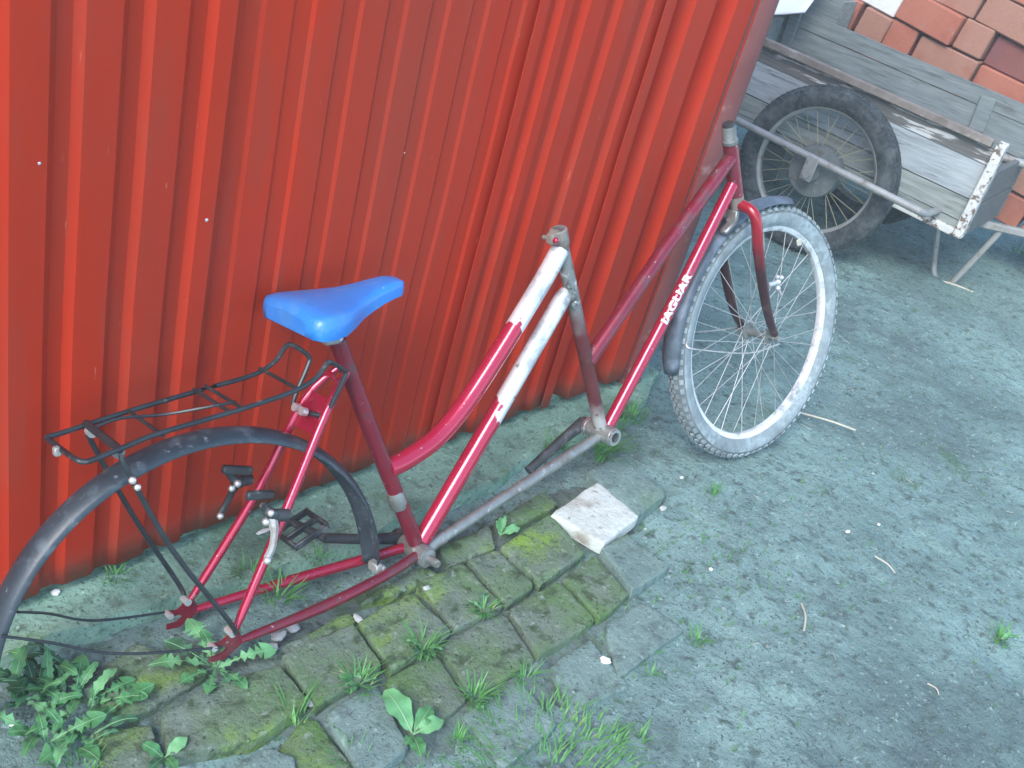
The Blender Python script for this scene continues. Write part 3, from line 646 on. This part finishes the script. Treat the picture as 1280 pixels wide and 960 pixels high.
# front brake hardware on the near blade
b = MB(); q = Vector((1.062, -.062, .428))
for dx, dz, r in ((0, 0, .0075), (.012, .010, .006), (-.006, .014, .005), (.003, -.016, .007)): b.ball(q + Vector((dx, 0, dz)), r, rings=6, seg=8)
b.tube([q + Vector((0, 0, -.014)), q + Vector((.022, 0, -.034))], .004, 6); b.tube([q + Vector((-.03, .008, -.006)), q], .006, 8)
b.build('brake_bolts', M['bolt'], fork)
fm = mudguard(WC, WN, .352, R(78), R(188), .028, ('front_mudguard', 'mudguard_blue'), 40)
e0 = WC + Vector((math.cos(R(172)), 0, math.sin(R(172)))) * .348
T('mudguard_stay', smoothpath([e0 + Vector((.0, -.030, -.0)), e0 + Vector((-.012, -.040, -.012)), e0 + Vector((.02, -.052, -.022)), WC + Vector((-.13, -.064, -.012)), WC + Vector((-.004, -.068, -.008))], 5), .0021, 'spoke', 6, fm)
T('mudguard_stay', smoothpath([e0 + Vector((.0, .030, .0)), e0 + Vector((.03, .046, -.01)), WC + Vector((-.13, .058, .012)), WC + Vector((-.004, .064, .0))], 5), .0021, 'spoke', 6, fm)
b = MB(); b.box(HB + hd * .040 + Vector((-.018, 0, -.012)), (.012, .03, .03), bev=.002); b.box(HB + hd * .052 + Vector((-.036, -.004, -.022)), (.05, .022, .012), Matrix.Rotation(R(-35), 3, 'Y'), .003); b.build('mudguard_bracket', M['old_steel'], fm)
# lettering along the front down tube
cu_ = bpy.data.curves.new('lettering', 'FONT'); cu_.body = 'JAGUAR'; cu_.size = 1; cu_.offset = .05; cu_.extrude = 0; cu_.resolution_u = 3
to = bpy.data.objects.new('tmp', cu_); col.objects.link(to); bpy.context.view_layer.update()
tm = bpy.data.meshes.new_from_object(to.evaluated_get(bpy.context.evaluated_depsgraph_get())); bpy.data.objects.remove(to)
import bmesh
bm = bmesh.new(); bm.from_mesh(tm); bmesh.ops.triangulate(bm, faces=bm.faces); bmesh.ops.subdivide_edges(bm, edges=bm.edges, cuts=2, use_grid_fill=True)
xs_ = [v.co.x for v in bm.verts]; x0, x1 = min(xs_), max(xs_); h1 = max(v.co.y for v in bm.verts)
A = Vector((.545, 0, .140)); Bq = HT + hd * .092; td = (Bq - A).normalized(); La = (Bq - A).length
s0, s1 = La * .408, La * .618; hgt = .0205
side = Vector((0, -1, 0)); perp = td.cross(side)
if perp.x < 0: perp = -perp
for v in bm.verts:
    t = (v.co.x - x0) / (x1 - x0); yq = v.co.y / h1 - .5            # text top points to the upper/rear side
    ang = -yq * hgt / .0152 - .50
    d = side * math.cos(ang) + perp * math.sin(ang)
    v.co = A + td * (s0 + (s1 - s0) * t) + d * .01515
bm.to_mesh(tm); bm.free(); tm.materials.clear(); tm.materials.append(M['lettering']); tm.name = 'lettering'
lo = link('lettering', tm, dt2); md = lo.modifiers.new('thickness', 'SOLIDIFY'); md.thickness = .0005; md.offset = 0

# ------------------------------------------------------------------ handcart
CMx = Matrix([[0.0907, 0.9959, 0.0, 3.928], [-0.9959, 0.0907, 0.0, 0.398], [0.0, 0.0, 1.0, 0.0]] + [[0, 0, 0, 1]])
cart = empty('handcart', CMx)
tag(cart, 'old grey wooden two-wheeled handcart standing beyond the shed corner', 'cart')
XL, XR = -1.15, .565                      # far end hidden by the shed, near end in view
def zz(x, z): return z + (.565 - x) * .040        # the box sinks a little toward its open end
def board(y, z0, z1, th, mat, xl=XL, xr=XR, name='board'):
    L = xr - xl; b = MB(); V = []; F = []; n = 14
    for i in range(n + 1):
        x = xl + L * i / n
        a = .003 * noise.noise(Vector((x * 5, z0 * 9, y))); c = .003 * noise.noise(Vector((x * 5, z1 * 9, y + 3)))
        V += [(x, y - th / 2, zz(x, z0) + a), (x, y + th / 2, zz(x, z0) + a), (x, y + th / 2, zz(x, z1) + c), (x, y - th / 2, zz(x, z1) + c)]
    for i in range(n):
        for k in range(4): F.append((i * 4 + k, i * 4 + (k + 1) % 4, i * 4 + 4 + (k + 1) % 4, i * 4 + 4 + k))
    F += [(3, 2, 1, 0), tuple(n * 4 + k for k in range(4))]
    b.add(V, F); return b.build(name, M[mat], cart, smooth=False)
YN, YF = .115, .62
board(YN, .302, .345, .020, 'wood_mid'); board(YN + .003, .349, .432, .022, 'wood_mid'); board(YN, .437, .568, .022, 'wood_pale'); board(YN + .006, .572, .640, .018, 'wood_dark')
board(YF, .30, .545, .022, 'wood_grey', xr=.60); board(YF + .002, .549, .668, .022, 'wood_grey', xr=.60); board(YF, .672, .738, .022, 'wood_grey', xr=.60)
for k in range(4):
    b = MB(); y0_ = YN + .03 + k * .119; b.beam((XL, y0_ + .055, zz(XL, .318)), (XR, y0_ + .055, zz(XR, .318)), .114, .02); b.build('floor_board', M['wood_grey'], cart, smooth=False)
# rails, corner post, end board
b = MB(); b.beam((XL, YN - .016, zz(XL, .652)), (.545, YN - .016, zz(.545, .652)), .030, .030, bev=.003); b.build('top_rail', M['rust_iron'], cart, smooth=False)
b = MB(); b.beam((.25, YN - .018, zz(.25, .302)), (.560, YN - .018, zz(.56, .302)), .022, .030, bev=.003); b.build('bottom_rail', M['peel'], cart, smooth=False)
b = MB(); b.beam((.580, YN - .010, .290), (.578, YN - .010, .668), .046, .036, up=(1, 0, 0), bev=.004); b.build('corner_batten', M['peel'], cart, smooth=False)
for z0, z1 in ((.300, .43), (.434, .56)):
    b = MB(); b.beam((.588, YN + .014, (z0 + z1) / 2), (.588, YF - .014, (z0 + z1) / 2), .024, z1 - z0, bev=.003); b.build('end_board', M['wood_shade'], cart, smooth=False)
b = MB(); b.beam((.37, YF - .020, .585), (.36, YF - .020, .722), .062, .016, up=(0, 1, 0), bev=.003); b.build('cleat', M['wood_grey'], cart, smooth=False)
b = MB(); b.beam((-.545, YF - .022, .55), (-.55, YF - .022, .78), .05, .02, up=(0, 1, 0), bev=.003); b.build('cleat', M['wood_grey'], cart, smooth=False)
b = MB(); b.beam((-.60, YN + .013, zz(-.6, .62)), (-.60, YF - .03, zz(-.6, .62)), .02, .14, bev=.003); b.build('divider_board', M['wood_grey'], cart, smooth=False)
# wheel carrier bar in front of the near wheel, axle
b = MB(); b.tube([(-.62, -.085, .42), (-.36, -.085, .407), (.452, -.085, .368), (.468, -.06, .362), (.472, .10, .352)], .0145, 10); b.build('carrier_bar', M['grey_iron'], cart)
b = MB(); b.tube([(0, -.09, .329), (0, .84, .329)], .014, 10); b.build('axle', M['rust_iron'], cart)
b = MB(); b.box((0, -.094, .35), (.05, .012, .10), bev=.003); b.tube([(0, -.112, .329), (0, -.09, .329)], .018, 6); b.build('axle_hanger', M['grey_iron'], cart)
for yw in (0, .745):
    wheel(cart, 'wheel', (0, yw, .329), (0, 1, 0), .329, .0405, .252, 'tyre_dark', 'grey_iron', 'brass_spoke',
      [(.010, -.055), (.034, -.055), (.036, -.040), (.100, -.037), (.104, -.026), (.104, .026), (.100, .037), (.036, .04), (.034, .055), (.010, .055)], 32,
      [(-46, 84, (.012, .014, .0026), 0), (-22, 84, (.011, .011, .0026), .5), (0, 84, (.011, .010, .0026), 0), (22, 84, (.011, .011, .0026), .5), (46, 84, (.012, .014, .0026), 0)], .040, 'tyre_dark')
# prop stand under the box, drawbar and handle
b = MB(); b.tube(smoothpath([(0.393,0.470,0.286), (0.438,0.470,0.177), (0.489,0.470,0.032), (0.522,0.470,-0.006), (0.572,0.470,-0.004), (0.593,0.470,0.041), (0.657,0.470,0.272), (0.667,0.470,0.305)], 5), .0125, 8); b.build('prop_stand', M['grey_iron'], cart)
b = MB(); b.beam((0.510,0.470,0.269), (0.890,0.470,0.342), .034, .030, bev=.004); b.build('drawbar', M['grey_iron'], cart, smooth=False)
b = MB(); b.tube([(0.505,0.500,0.541), (0.797,0.500,0.572)], .017, 10); b.build('handle', M['grey_iron'], cart)

# white sheet lying over the far end of the cart
def cloth():
    V = []; F = []; n = 16
    for i in range(n + 1):
        for j in range(n + 1):
            u = i / n; v = j / n; x = -1.10 + .645 * u; y = .44 + .15 * v
            z = .722 + .40 * (x + .66) * (1 if x > -.66 else .1) + .17 * v + .010 * noise.noise(Vector((u * 4, v * 2, 4)))
            V.append((x, y, z))
    for i in range(n):
        for j in range(n): a = i * (n + 1) + j; F.append((a, a + n + 1, a + n + 2, a + 1))
    b = MB(); b.add(V, F); o = b.build('white_sheet', M['white_sheet']); o.matrix_world = CMx
    md = o.modifiers.new('thickness', 'SOLIDIFY'); md.thickness = .006
    return tag(o, 'bluish white sheet lying over the far end of the handcart', 'sheet')
cloth()

crate = empty('wooden_crate', CMx @ Matrix.Translation((-.50, .76, 0)))
tag(crate, 'small open grey wooden crate squeezed between the cart and the bricks', 'crate')
for k in range(5):
    for sg in (-1, 1):
        b = MB(); b.beam((-.11, sg * .075, .10 + k * .172), (.11, sg * .075, .10 + k * .172), .012, .158); b.build('slat', M['wood_grey'], crate, smooth=False)
        b = MB(); b.beam((sg * .104, -.068, .10 + k * .172), (sg * .104, .068, .10 + k * .172), .012, .158); b.build('slat', M['wood_mid'], crate, smooth=False)
# ------------------------------------------------------------------ stack of new bricks behind the cart
stack = empty('brick_stack', CMx @ Matrix.Translation((0, .90, 0)) @ Matrix.Rotation(R(6.5), 4, 'Y') @ Matrix.Scale(1.12, 4))
tag(stack, 'stack of orange bricks piled behind the grey handcart', 'brick stack')
def bmesh_brick(L, Hh, D):
    b = MB(); b.box((0, 0, 0), (L, D, Hh), bev=.005); return b
meshes = {}
for mt in ('brick_orange', 'brick_red', 'brick_pale', 'brick_white'):
    for nm, L in (('s', .250), ('h', .120)): meshes[mt, nm] = bmesh_brick(L, .115, .25 if nm == 'h' else .12).mesh('brick', M[mt], smooth=False)
rr = random.Random(5)
row_z = [.847 - .118 * k for k in range(5, -4, -1)]
for r_i, z0 in enumerate(row_z):
    x = -1.25 + rr.uniform(0, .2)
    while x < 1.2:
        nm = 's' if rr.random() < .55 else 'h'; L = .25 if nm == 's' else .12
        mt = rr.choices(['brick_orange', 'brick_pale', 'brick_red'], [6, 4, 1.6])[0]
        if abs(z0 - .729) < .01 and x <= -.42 < x + L: mt = 'brick_white'
        o = link('brick', meshes[mt, nm], stack); dep = rr.uniform(-.012, .022) + (.03 if mt == 'brick_red' else 0)
        o.location = (x + L / 2, dep + (.06 if nm == 's' else .125), z0 + .0575 + rr.uniform(-.003, .003)); o.rotation_euler = (rr.uniform(-.04, .04), rr.uniform(-.03, .03), rr.uniform(-.08, .08))
        x += L + rr.uniform(.003, .016)
b = MB(); b.box((0, .34, .75), (2.3, .14, .95)); b.build('stack_core', M['brick_red'], stack, smooth=False)
for k in range(3):
    b = MB(); b.beam((-1.0 + k, -.01, .19), (-1.0 + k, .42, .19), .10, .18, bev=.005); b.build('bearer', M['wood_dark'], stack, smooth=False)


# ------------------------------------------------------------------ plants
def leaf_mesh(name, L, Wd, mat, lobed=0, arch=.25, fold=.18, seed=0, serr=0):
    rn = random.Random(seed); V = []; F = []; n = 34 if lobed else 12
    for i in range(n + 1):
        t = i / n
        if lobed:
            env = (.18 + .82 * min(1, t * 1.25)) * (1 - max(0, t - .80) / .20) ** .6
            ph = (t * lobed) % 1.0; w = Wd * env * ((.14 + .86 * (ph ** 1.2)) if t < .78 else .95)
            w *= 1 + rn.uniform(-.12, .12)
        else:
            w = Wd * (math.sin(PI * min(1, max(0, (t - .08) / .92)) ** 1.15) ** .75 if t > .08 else .0) + .0016
            w *= 1 + (serr * (1 if i % 2 else -1))
        x = L * t; z = arch * L * math.sin(t * PI * .78) * .8
        back = -.010 * (1 if lobed else 0)
        wav = .004 * math.sin(t * 17 + seed)
        V += [(x + back * w / Wd, -w, z + fold * w + wav), (x, 0, z), (x + back * w / Wd, w, z + fold * w - wav)]
    for i in range(n):
        a = i * 3; F += [(a, a + 3, a + 4, a + 1), (a + 1, a + 4, a + 5, a + 2)]
    b = MB(); b.add(V, F)
    rbv = MB(); k = 9
    for i in range(n): pass
    me = b.mesh(name, M[mat], True, 80)
    me.materials.append(M['rib_pale'])
    # raised midrib along the leaf
    vs = list(V); fs = list(F); base = len(vs); ww = .0016
    for i in range(n + 1):
        c = V[i * 3 + 1]; q = ww * (1 - .7 * i / n); vs += [(c[0], -q, c[2] + .0006), (c[0], 0, c[2] + .0018), (c[0], q, c[2] + .0006)]
    for i in range(n):
        a = base + i * 3; fs += [(a, a + 3, a + 4, a + 1), (a + 1, a + 4, a + 5, a + 2)]
    me2 = bpy.data.meshes.new(name); me2.from_pydata(vs, [], fs); me2.update(); me2.materials.append(M[mat]); me2.materials.append(M['rib_pale'])
    for pi, pol in enumerate(me2.polygons): pol.material_index = 1 if pi >= len(F) else 0
    me2.shade_smooth(); return me2
def plant(name, loc, leaves, label, cat='plant', z=.005, spread=0):
    e = empty(name, loc=(loc[0], loc[1], z)); tag(e, label, cat)
    for me, ang, sc, pitch in leaves:
        o = link('leaf', me, e); o.rotation_euler = (random.uniform(-.2, .2), -pitch, ang); o.scale = (sc, sc, sc); a_ = random.uniform(0, 6.28); r_ = spread * math.sqrt(random.random()); o.location = (math.cos(a_) * r_, math.sin(a_) * r_, random.uniform(0, .006))
    return e
dand = [leaf_mesh('leaf', .13, .026, m_, lobed=8, seed=s_, arch=a_) for m_, s_, a_ in (('leaf', 1, .16), ('leaf_pale', 2, .20), ('leaf_dark', 3, .14), ('leaf', 4, .24))]
oval = [leaf_mesh('leaf', .075, .017, m_, seed=s_, arch=.22, serr=.0) for m_, s_ in (('leaf_pale', 5), ('leaf', 6), ('leaf_dark', 7))]
lance = [leaf_mesh('leaf', .085, .0095, m_, seed=s_, arch=.34, serr=.16) for m_, s_ in (('leaf', 8), ('leaf_dark', 9), ('leaf_pale', 10))]
gp = (0.781,-0.286)
def adir(p, q): return math.atan2(q[1] - p[1], q[0] - p[0])
def dl(p, q): return math.hypot(q[0] - p[0], q[1] - p[1])
L1 = []
for q, k, pt in (((0.876,-0.315), 1, .05), ((0.688,-0.240), 1, .05), ((0.787,-0.188), 1, .15), ((0.794,-0.353), 0, .05), ((0.737,-0.331), 0, .05), ((0.712,-0.288), 0, .0), ((0.848,-0.240), 3, .3), ((0.737,-0.203), 2, .1), ((0.787,-0.220), 3, .4), ((0.779,-0.329), 2, .05)):
    L1.append((dand[k], adir(gp, q), dl(gp, q) / .125, pt))
plant('dandelion', gp, L1, 'dandelion rosette with toothed leaves under the bicycle\'s rear dropout', 'dandelion', .022)
gp = (0.550,-0.246); L2 = []
rn = random.Random(3)
for q, k in (((0.481,-0.172), 1), ((0.641,-0.246), 0), ((0.633,-0.273), 1), ((0.609,-0.294), 0), ((0.548,-0.311), 0), ((0.496,-0.292), 0), ((0.473,-0.241), 3), ((0.517,-0.172), 2), ((0.568,-0.172), 0), ((0.593,-0.185), 3), ((0.598,-0.227), 1), ((0.504,-0.227), 2), ((0.533,-0.292), 3), ((0.596,-0.263), 1), ((0.638,-0.215), 2), ((0.480,-0.314), 0), ((0.481,-0.211), 0)):
    L2.append((dand[k] if rn.random() < .55 else lance[k % 3], adir(gp, q), dl(gp, q) / .115 * (1 if True else 1), rn.uniform(.0, .3)))
for k in range(20): L2.append((rn.choice([lance[0], lance[2], dand[0], oval[1]]), rn.uniform(0, 2 * PI), rn.uniform(.35, .75), rn.uniform(.0, .45)))
plant('weed_clump', gp, [(m_, a_, min(s_, .9), p_) for m_, a_, s_, p_ in L2], 'large dense clump of serrated weed leaves in front of the rear mudguard tip', 'weeds', spread=.055)
gp = (0.549,-0.152); L3 = []
for k in range(34): L3.append((lance[rn.choice([0, 0, 1])], rn.uniform(0, 2 * PI), rn.uniform(.3, .85), rn.uniform(.05, .95)))
plant('weed_clump', gp, L3, 'dark bushy weed clump behind the large weed clump, under the mudguard stays', 'weeds', spread=.045)
gp = (0.967,-0.576); L4 = []
for q, k in (((0.975,-0.490), 0), ((1.020,-0.557), 1), ((1.020,-0.589), 0), ((0.939,-0.588), 1), ((0.943,-0.621), 1)): L4.append((oval[k], adir(gp, q), dl(gp, q) / .073, .12))
plant('plantain', gp, L4, 'young plant with five smooth oval leaves among the bricks', 'plant', .018)
gp = (0.627,-0.389); plant('plantain', gp, [(oval[0], adir(gp, (0.660,-0.386)), .55, .3), (oval[1], adir(gp, (0.609,-0.359)), .55, .3), (oval[1], adir(gp, (0.624,-0.417)), .5, .2), (oval[2], adir(gp, (0.601,-0.400)), .5, .2)], 'small round-leaved seedling at the bottom edge right of the weed clump', 'plant', .015)
gp = (1.465,-0.297); plant('sprout', gp, [(oval[0], adir(gp, (1.529,-0.317)), .62, .15), (oval[1], adir(gp, (1.501,-0.244)), .5, .7), (lance[0], adir(gp, (1.533,-0.246)), .5, .9), (lance[2], adir(gp, (1.472,-0.266)), .4, .6)], 'small sprout with one pale leaf below the connecting tube', 'plant', .02)
def tuft(p, n, h, spread, label, z=.006, lean=(0, 0), mat='grass', name='grass_tuft', w=.0016, leaves=0, root=.45):
    b = MB(); rn = random.Random(int(p[0] * 1000) + n)
    for k in range(n):
        a = rn.uniform(0, 2 * PI); r0 = spread * root * math.sqrt(rn.random()); x0 = math.cos(a) * r0; y0 = math.sin(a) * r0
        a += rn.uniform(-.7, .7); hh = h * rn.uniform(.45, 1.1); out = min(spread, .055) * rn.uniform(.2, 1.0); V = []
        px, py = -math.sin(a), math.cos(a); ww = w * rn.uniform(.7, 1.4)
        for i in range(6):
            t = i / 5; q = out * t * t + lean[0] * 0; zt_ = hh * (t - .35 * t * t * rn.uniform(.6, 1.3)); e = ww * (1 - t) ** .7 + .0001
            cx_ = x0 + math.cos(a) * q + lean[0] * t * t; cy_ = y0 + math.sin(a) * q + lean[1] * t * t
            V += [(cx_ - px * e, cy_ - py * e, zt_), (cx_ + px * e, cy_ + py * e, zt_)]
        b.add(V, [(2 * i, 2 * i + 1, 2 * i + 3, 2 * i + 2) for i in range(5)])
    o = b.build(name, M[mat]); o.location = (p[0], p[1], z); tag(o, label, 'grass', 'grass tufts in the joints')
    for k in range(leaves):
        l = link('leaf', rn.choice(oval + lance), o); l.rotation_euler = (0, -rn.uniform(.1, .5), rn.uniform(0, 6.28)); s_ = rn.uniform(.3, .55); l.scale = (s_, s_, s_)
    return o
tuft((1.104,-0.448), 34, .062, .055, 'upright grass tuft with broad leaves on the yellow mossy brick', .024, leaves=4)
tuft((0.957,-0.445), 40, .045, .055, 'bushy tuft with small leaves between the two left mossy bricks', .022, leaves=6)
tuft((1.108,-0.582), 44, .055, .05, 'bright grass tuft with a seedling right of the oval-leaved plant', .018, leaves=5)
tuft((1.228,-0.597), 26, .030, .045, 'short spreading grass tuft right of the seedling tuft', .014)
tuft((1.272,-0.437), 34, .045, .045, 'fine grass tuft in the joint at the centre of the brick path', .022, leaves=3)
tuft((1.025,-0.627), 22, .045, .03, 'thin grass tuft below the bright tuft with the seedling', .012)
tuft((1.132,-0.754), 460, .036, .13, 'wide bright grass patch at the bottom edge right of the path', .0, root=1.25)
tuft((1.315,-0.808), 14, .04, .035, 'sparse grass sprig on bare dirt right of the wide patch', .0)
tuft((1.456,-0.725), 12, .03, .03, 'tiny grass sprig beside the white pebble', .0)
tuft((1.619,-0.725), 22, .040, .035, 'lone grass tuft right of the pale sunken slab', .0)
tuft((2.099,-0.449), 20, .035, .035, 'small grass tuft below the front wheel', .0)
tuft((2.281,-1.143), 34, .045, .06, 'dark grass tuft at the right edge of the dirt', .0, leaves=4)
tuft((1.920,-0.203), 80, .075, .10, 'long grass clump beneath the front bottom bracket', .02, lean=(.03, -.02), w=.002)
tuft((1.813,-0.148), 40, .05, .06, 'grass clump behind the connecting tube under the crank arm', .03, w=.0018)
tuft((2.137,-0.139), 60, .060, .08, 'shaded grass clump behind the down tube by the wall', .02, w=.002)
tuft((0.959,-0.210), 36, .055, .055, 'light grass tuft between the two chain stays', .028, w=.0018)
tuft((0.947,-0.138), 24, .04, .05, 'low grass tuft behind the far chain stay', .03)
tuft((0.745,-0.022), 22, .04, .05, 'small grass tuft on the apron behind the mudguard stays', .03)
tuft((1.085,-0.163), 20, .035, .04, 'faint grass tuft below the far pedal', .03)
tuft((0.831,-0.434), 26, .035, .05, 'yellowish grass sprig lying in the joint left of the plantain', .02, lean=(.03, .03))
tuft((0.526,-0.330), 30, .04, .08, 'grass fringe at the bottom left edge', .0)
tuft((0.863,-0.551), 26, .05, .06, 'grass fringe at the bottom edge below the grey brick', .0)
tuft((5.355,-0.142), 30, .10, .12, 'green weed tuft on the ground under the cart drawbar', .0, leaves=8)

# ------------------------------------------------------------------ stones, twigs, litter
def stone(p, r, label, mat='white_stone', sc=(1, .8, .6), z=.0, name='pebble', rz=0):
    b = MB(); b.ball((0, 0, r * sc[2] * .7), r, sc, .18, 6, 8); o = b.build(name, M[mat], angle=30); o.location = (p[0], p[1], z); o.rotation_euler.z = rz
    return tag(o, label, 'pebble', 'loose pebbles')
stone((0.649,-0.004), .0085, 'white pebble on the concrete apron near the mudguard tip', z=.026)
stone((1.402,-0.652), .010, 'bright white pebble on the dirt below the grey slab', sc=(.8, 1.1, .6), z=.004, rz=.5)
stone((0.884,-0.296), .013, 'whitish oval stone below the near chain stay', 'grey_stone', z=.016)
stone((0.911,-0.280), .013, 'grey stone touching the near chain stay', 'grey_stone', (1.2, .8, .6), z=.016)
stone((0.946,-0.274), .012, 'flat grey stone behind the near chain stay', 'grey_stone', (1, 1, .5), z=.014)
stone((1.056,-0.323), .010, 'long white pebble in the joint left of the yellow mossy brick', 'grey_stone', (.7, 1.4, .5), z=.018)
stone((1.216,-0.334), .008, 'small white pebble at the corner of the mossy brick', 'grey_stone', z=.024)
stone((1.038,-0.050), .010, 'white chip on the apron between the seat stays', sc=(1.6, .5, .3), z=.03)
stone((2.072,-0.367), .006, 'tiny white pebble left of the grass tuft by the front wheel', z=.0)
stone((2.125,-0.639), .006, 'white chip on the dirt straight below the front wheel', sc=(1.4, .8, .4))
stone((2.416,-0.764), .0055, 'white chip on the open dirt, the more right of the two', sc=(1, .8, .5))
stone((2.304,-0.731), .0065, 'white chip on the open dirt, the more left of the two', sc=(1.5, .8, .3))
stone((1.841,-0.613), .005, 'small white pebble right of the grey path brick', sc=(1, 1, .6))
stone((1.917,-0.419), .010, 'grey pebble beside the corner of the far grey brick', 'grey_stone')
stone((0.879,-0.425), .012, 'brownish pebble between the left mossy bricks', 'grey_stone', (1.3, .8, .5), z=.012)
stone((0.487,-0.200), .006, 'tiny white pebble left of the weed clump', z=.0)
def twig(p, q, r, label, z=.004, mat='straw'):
    a = Vector((p[0], p[1], z)); c = Vector((q[0], q[1], z + .003)); mid = (a + c) / 2 + Vector((.004, -.004, .003))
    b = MB(); b.tube(smoothpath([a, mid, c], 4), r, 6); o = b.build('twig', M[mat]); return tag(o, label, 'twig', 'twigs on the dirt')
twig((1.935,-0.799), (1.857,-0.848), .0022, 'straight pale straw on the dirt right of the slab')
twig((2.708,-0.359), (2.793,-0.503), .0028, 'long thin twig touching the front wheel')
twig((2.273,-0.821), (2.256,-0.882), .0020, 'short pale twig on the open dirt at the right')
twig((4.409,-0.087), (4.464,-0.231), .004, 'pale stick at the foot of the cart prop stand')
twig((1.969,-1.092), (1.957,-1.122), .0015, 'thin straw in the lower right dirt')
rn = random.Random(11); gv = MB()
for k in range(2600):
    x = rn.uniform(.5, 4.8); y = rn.uniform(-1.6, .2)
    if rn.random() < .5: y = -.15 - abs(rn.gauss(0, .35)); x = rn.uniform(.5, 3.2)
    r = .0016 + .0045 * rn.random() ** 4
    random.seed(k); gv.ball((x, y, gz(x, y) + r * .3), r, (1, rn.uniform(.6, 1), .6), .25, 4, 5)
tag(gv.build('gravel', M['pebble'], smooth=False), 'small grit and gravel strewn over the dirt', 'gravel', kind='stuff')
cl_ = MB()
for k in range(7000):
    x = rn.uniform(.9, 4.8); y = rn.uniform(-1.6, .1)
    if fbm(x, y, 1.6, 3, 77) < rn.uniform(-.5, .4): continue
    r = .0018 + .006 * rn.random() ** 3
    random.seed(k); cl_.ball((x, y, gz(x, y) + r * .15), r, (1, rn.uniform(.6, 1), .55), .3, 4, 5)
tag(cl_.build('dirt_clods', M['dirt'], smooth=False), 'crumbs of dry soil lying on the dirt', 'soil', kind='stuff')
st = MB()
for k in range(70):
    x = rn.uniform(.6, 4.4); y = rn.uniform(-1.5, -.1); a = rn.uniform(0, PI); L = rn.uniform(.008, .035); z = gz(x, y) + .002
    st.tube([(x, y, z), (x + math.cos(a) * L, y + math.sin(a) * L, gz(x + math.cos(a) * L, y + math.sin(a) * L) + .003)], .0006, 4)
tag(st.build('straw_litter', M['straw'], smooth=False), 'bits of straw scattered over the dirt', 'straw', kind='stuff')
sg_ = MB()
for k in range(900):
    if rn.random() < .65: x = rn.uniform(.7, 2.0); y = -.3 - .35 * rn.random() - .2 * (x - .7) * rn.random()
    else: x = rn.uniform(1., 4.2); y = rn.uniform(-1.3, -.2)
    for q in range(rn.randint(2, 5)):
        a = rn.uniform(0, 6.28); h = rn.uniform(.006, .02); o_ = rn.uniform(.004, .012); dx, dy = math.cos(a), math.sin(a); z = gz(x, y)
        sg_.add([(x - dy * .0009, y + dx * .0009, z), (x + dy * .0009, y - dx * .0009, z), (x + dx * o_, y + dy * o_, z + h)], [(0, 1, 2)])
tag(sg_.build('ground_sprouts', M['grass'], smooth=False), 'tiny green sprouts dotted over the dirt and joints', 'sprouts', kind='stuff')

# ------------------------------------------------------------------ thin scattering volume added to imitate lens veil
hz = MB(); hz.box((2, 0, .85), (400, 400, 3.9)); ho = hz.build('veil_volume', None, smooth=False)
hm = bpy.data.materials.new('veil_volume'); hm.use_nodes = True; hm.node_tree.nodes.clear()
hp = hm.node_tree.nodes.new('ShaderNodeVolumePrincipled'); hp.inputs['Color'].default_value = (.80, .95, 1.0, 1); hp.inputs['Density'].default_value = .014
hout = hm.node_tree.nodes.new('ShaderNodeOutputMaterial'); hm.node_tree.links.new(hp.outputs[0], hout.inputs['Volume'])
ho.data.materials.append(hm); tag(ho, 'thin scattering volume added over the yard to imitate lens veil', 'veil_volume', kind='stuff')
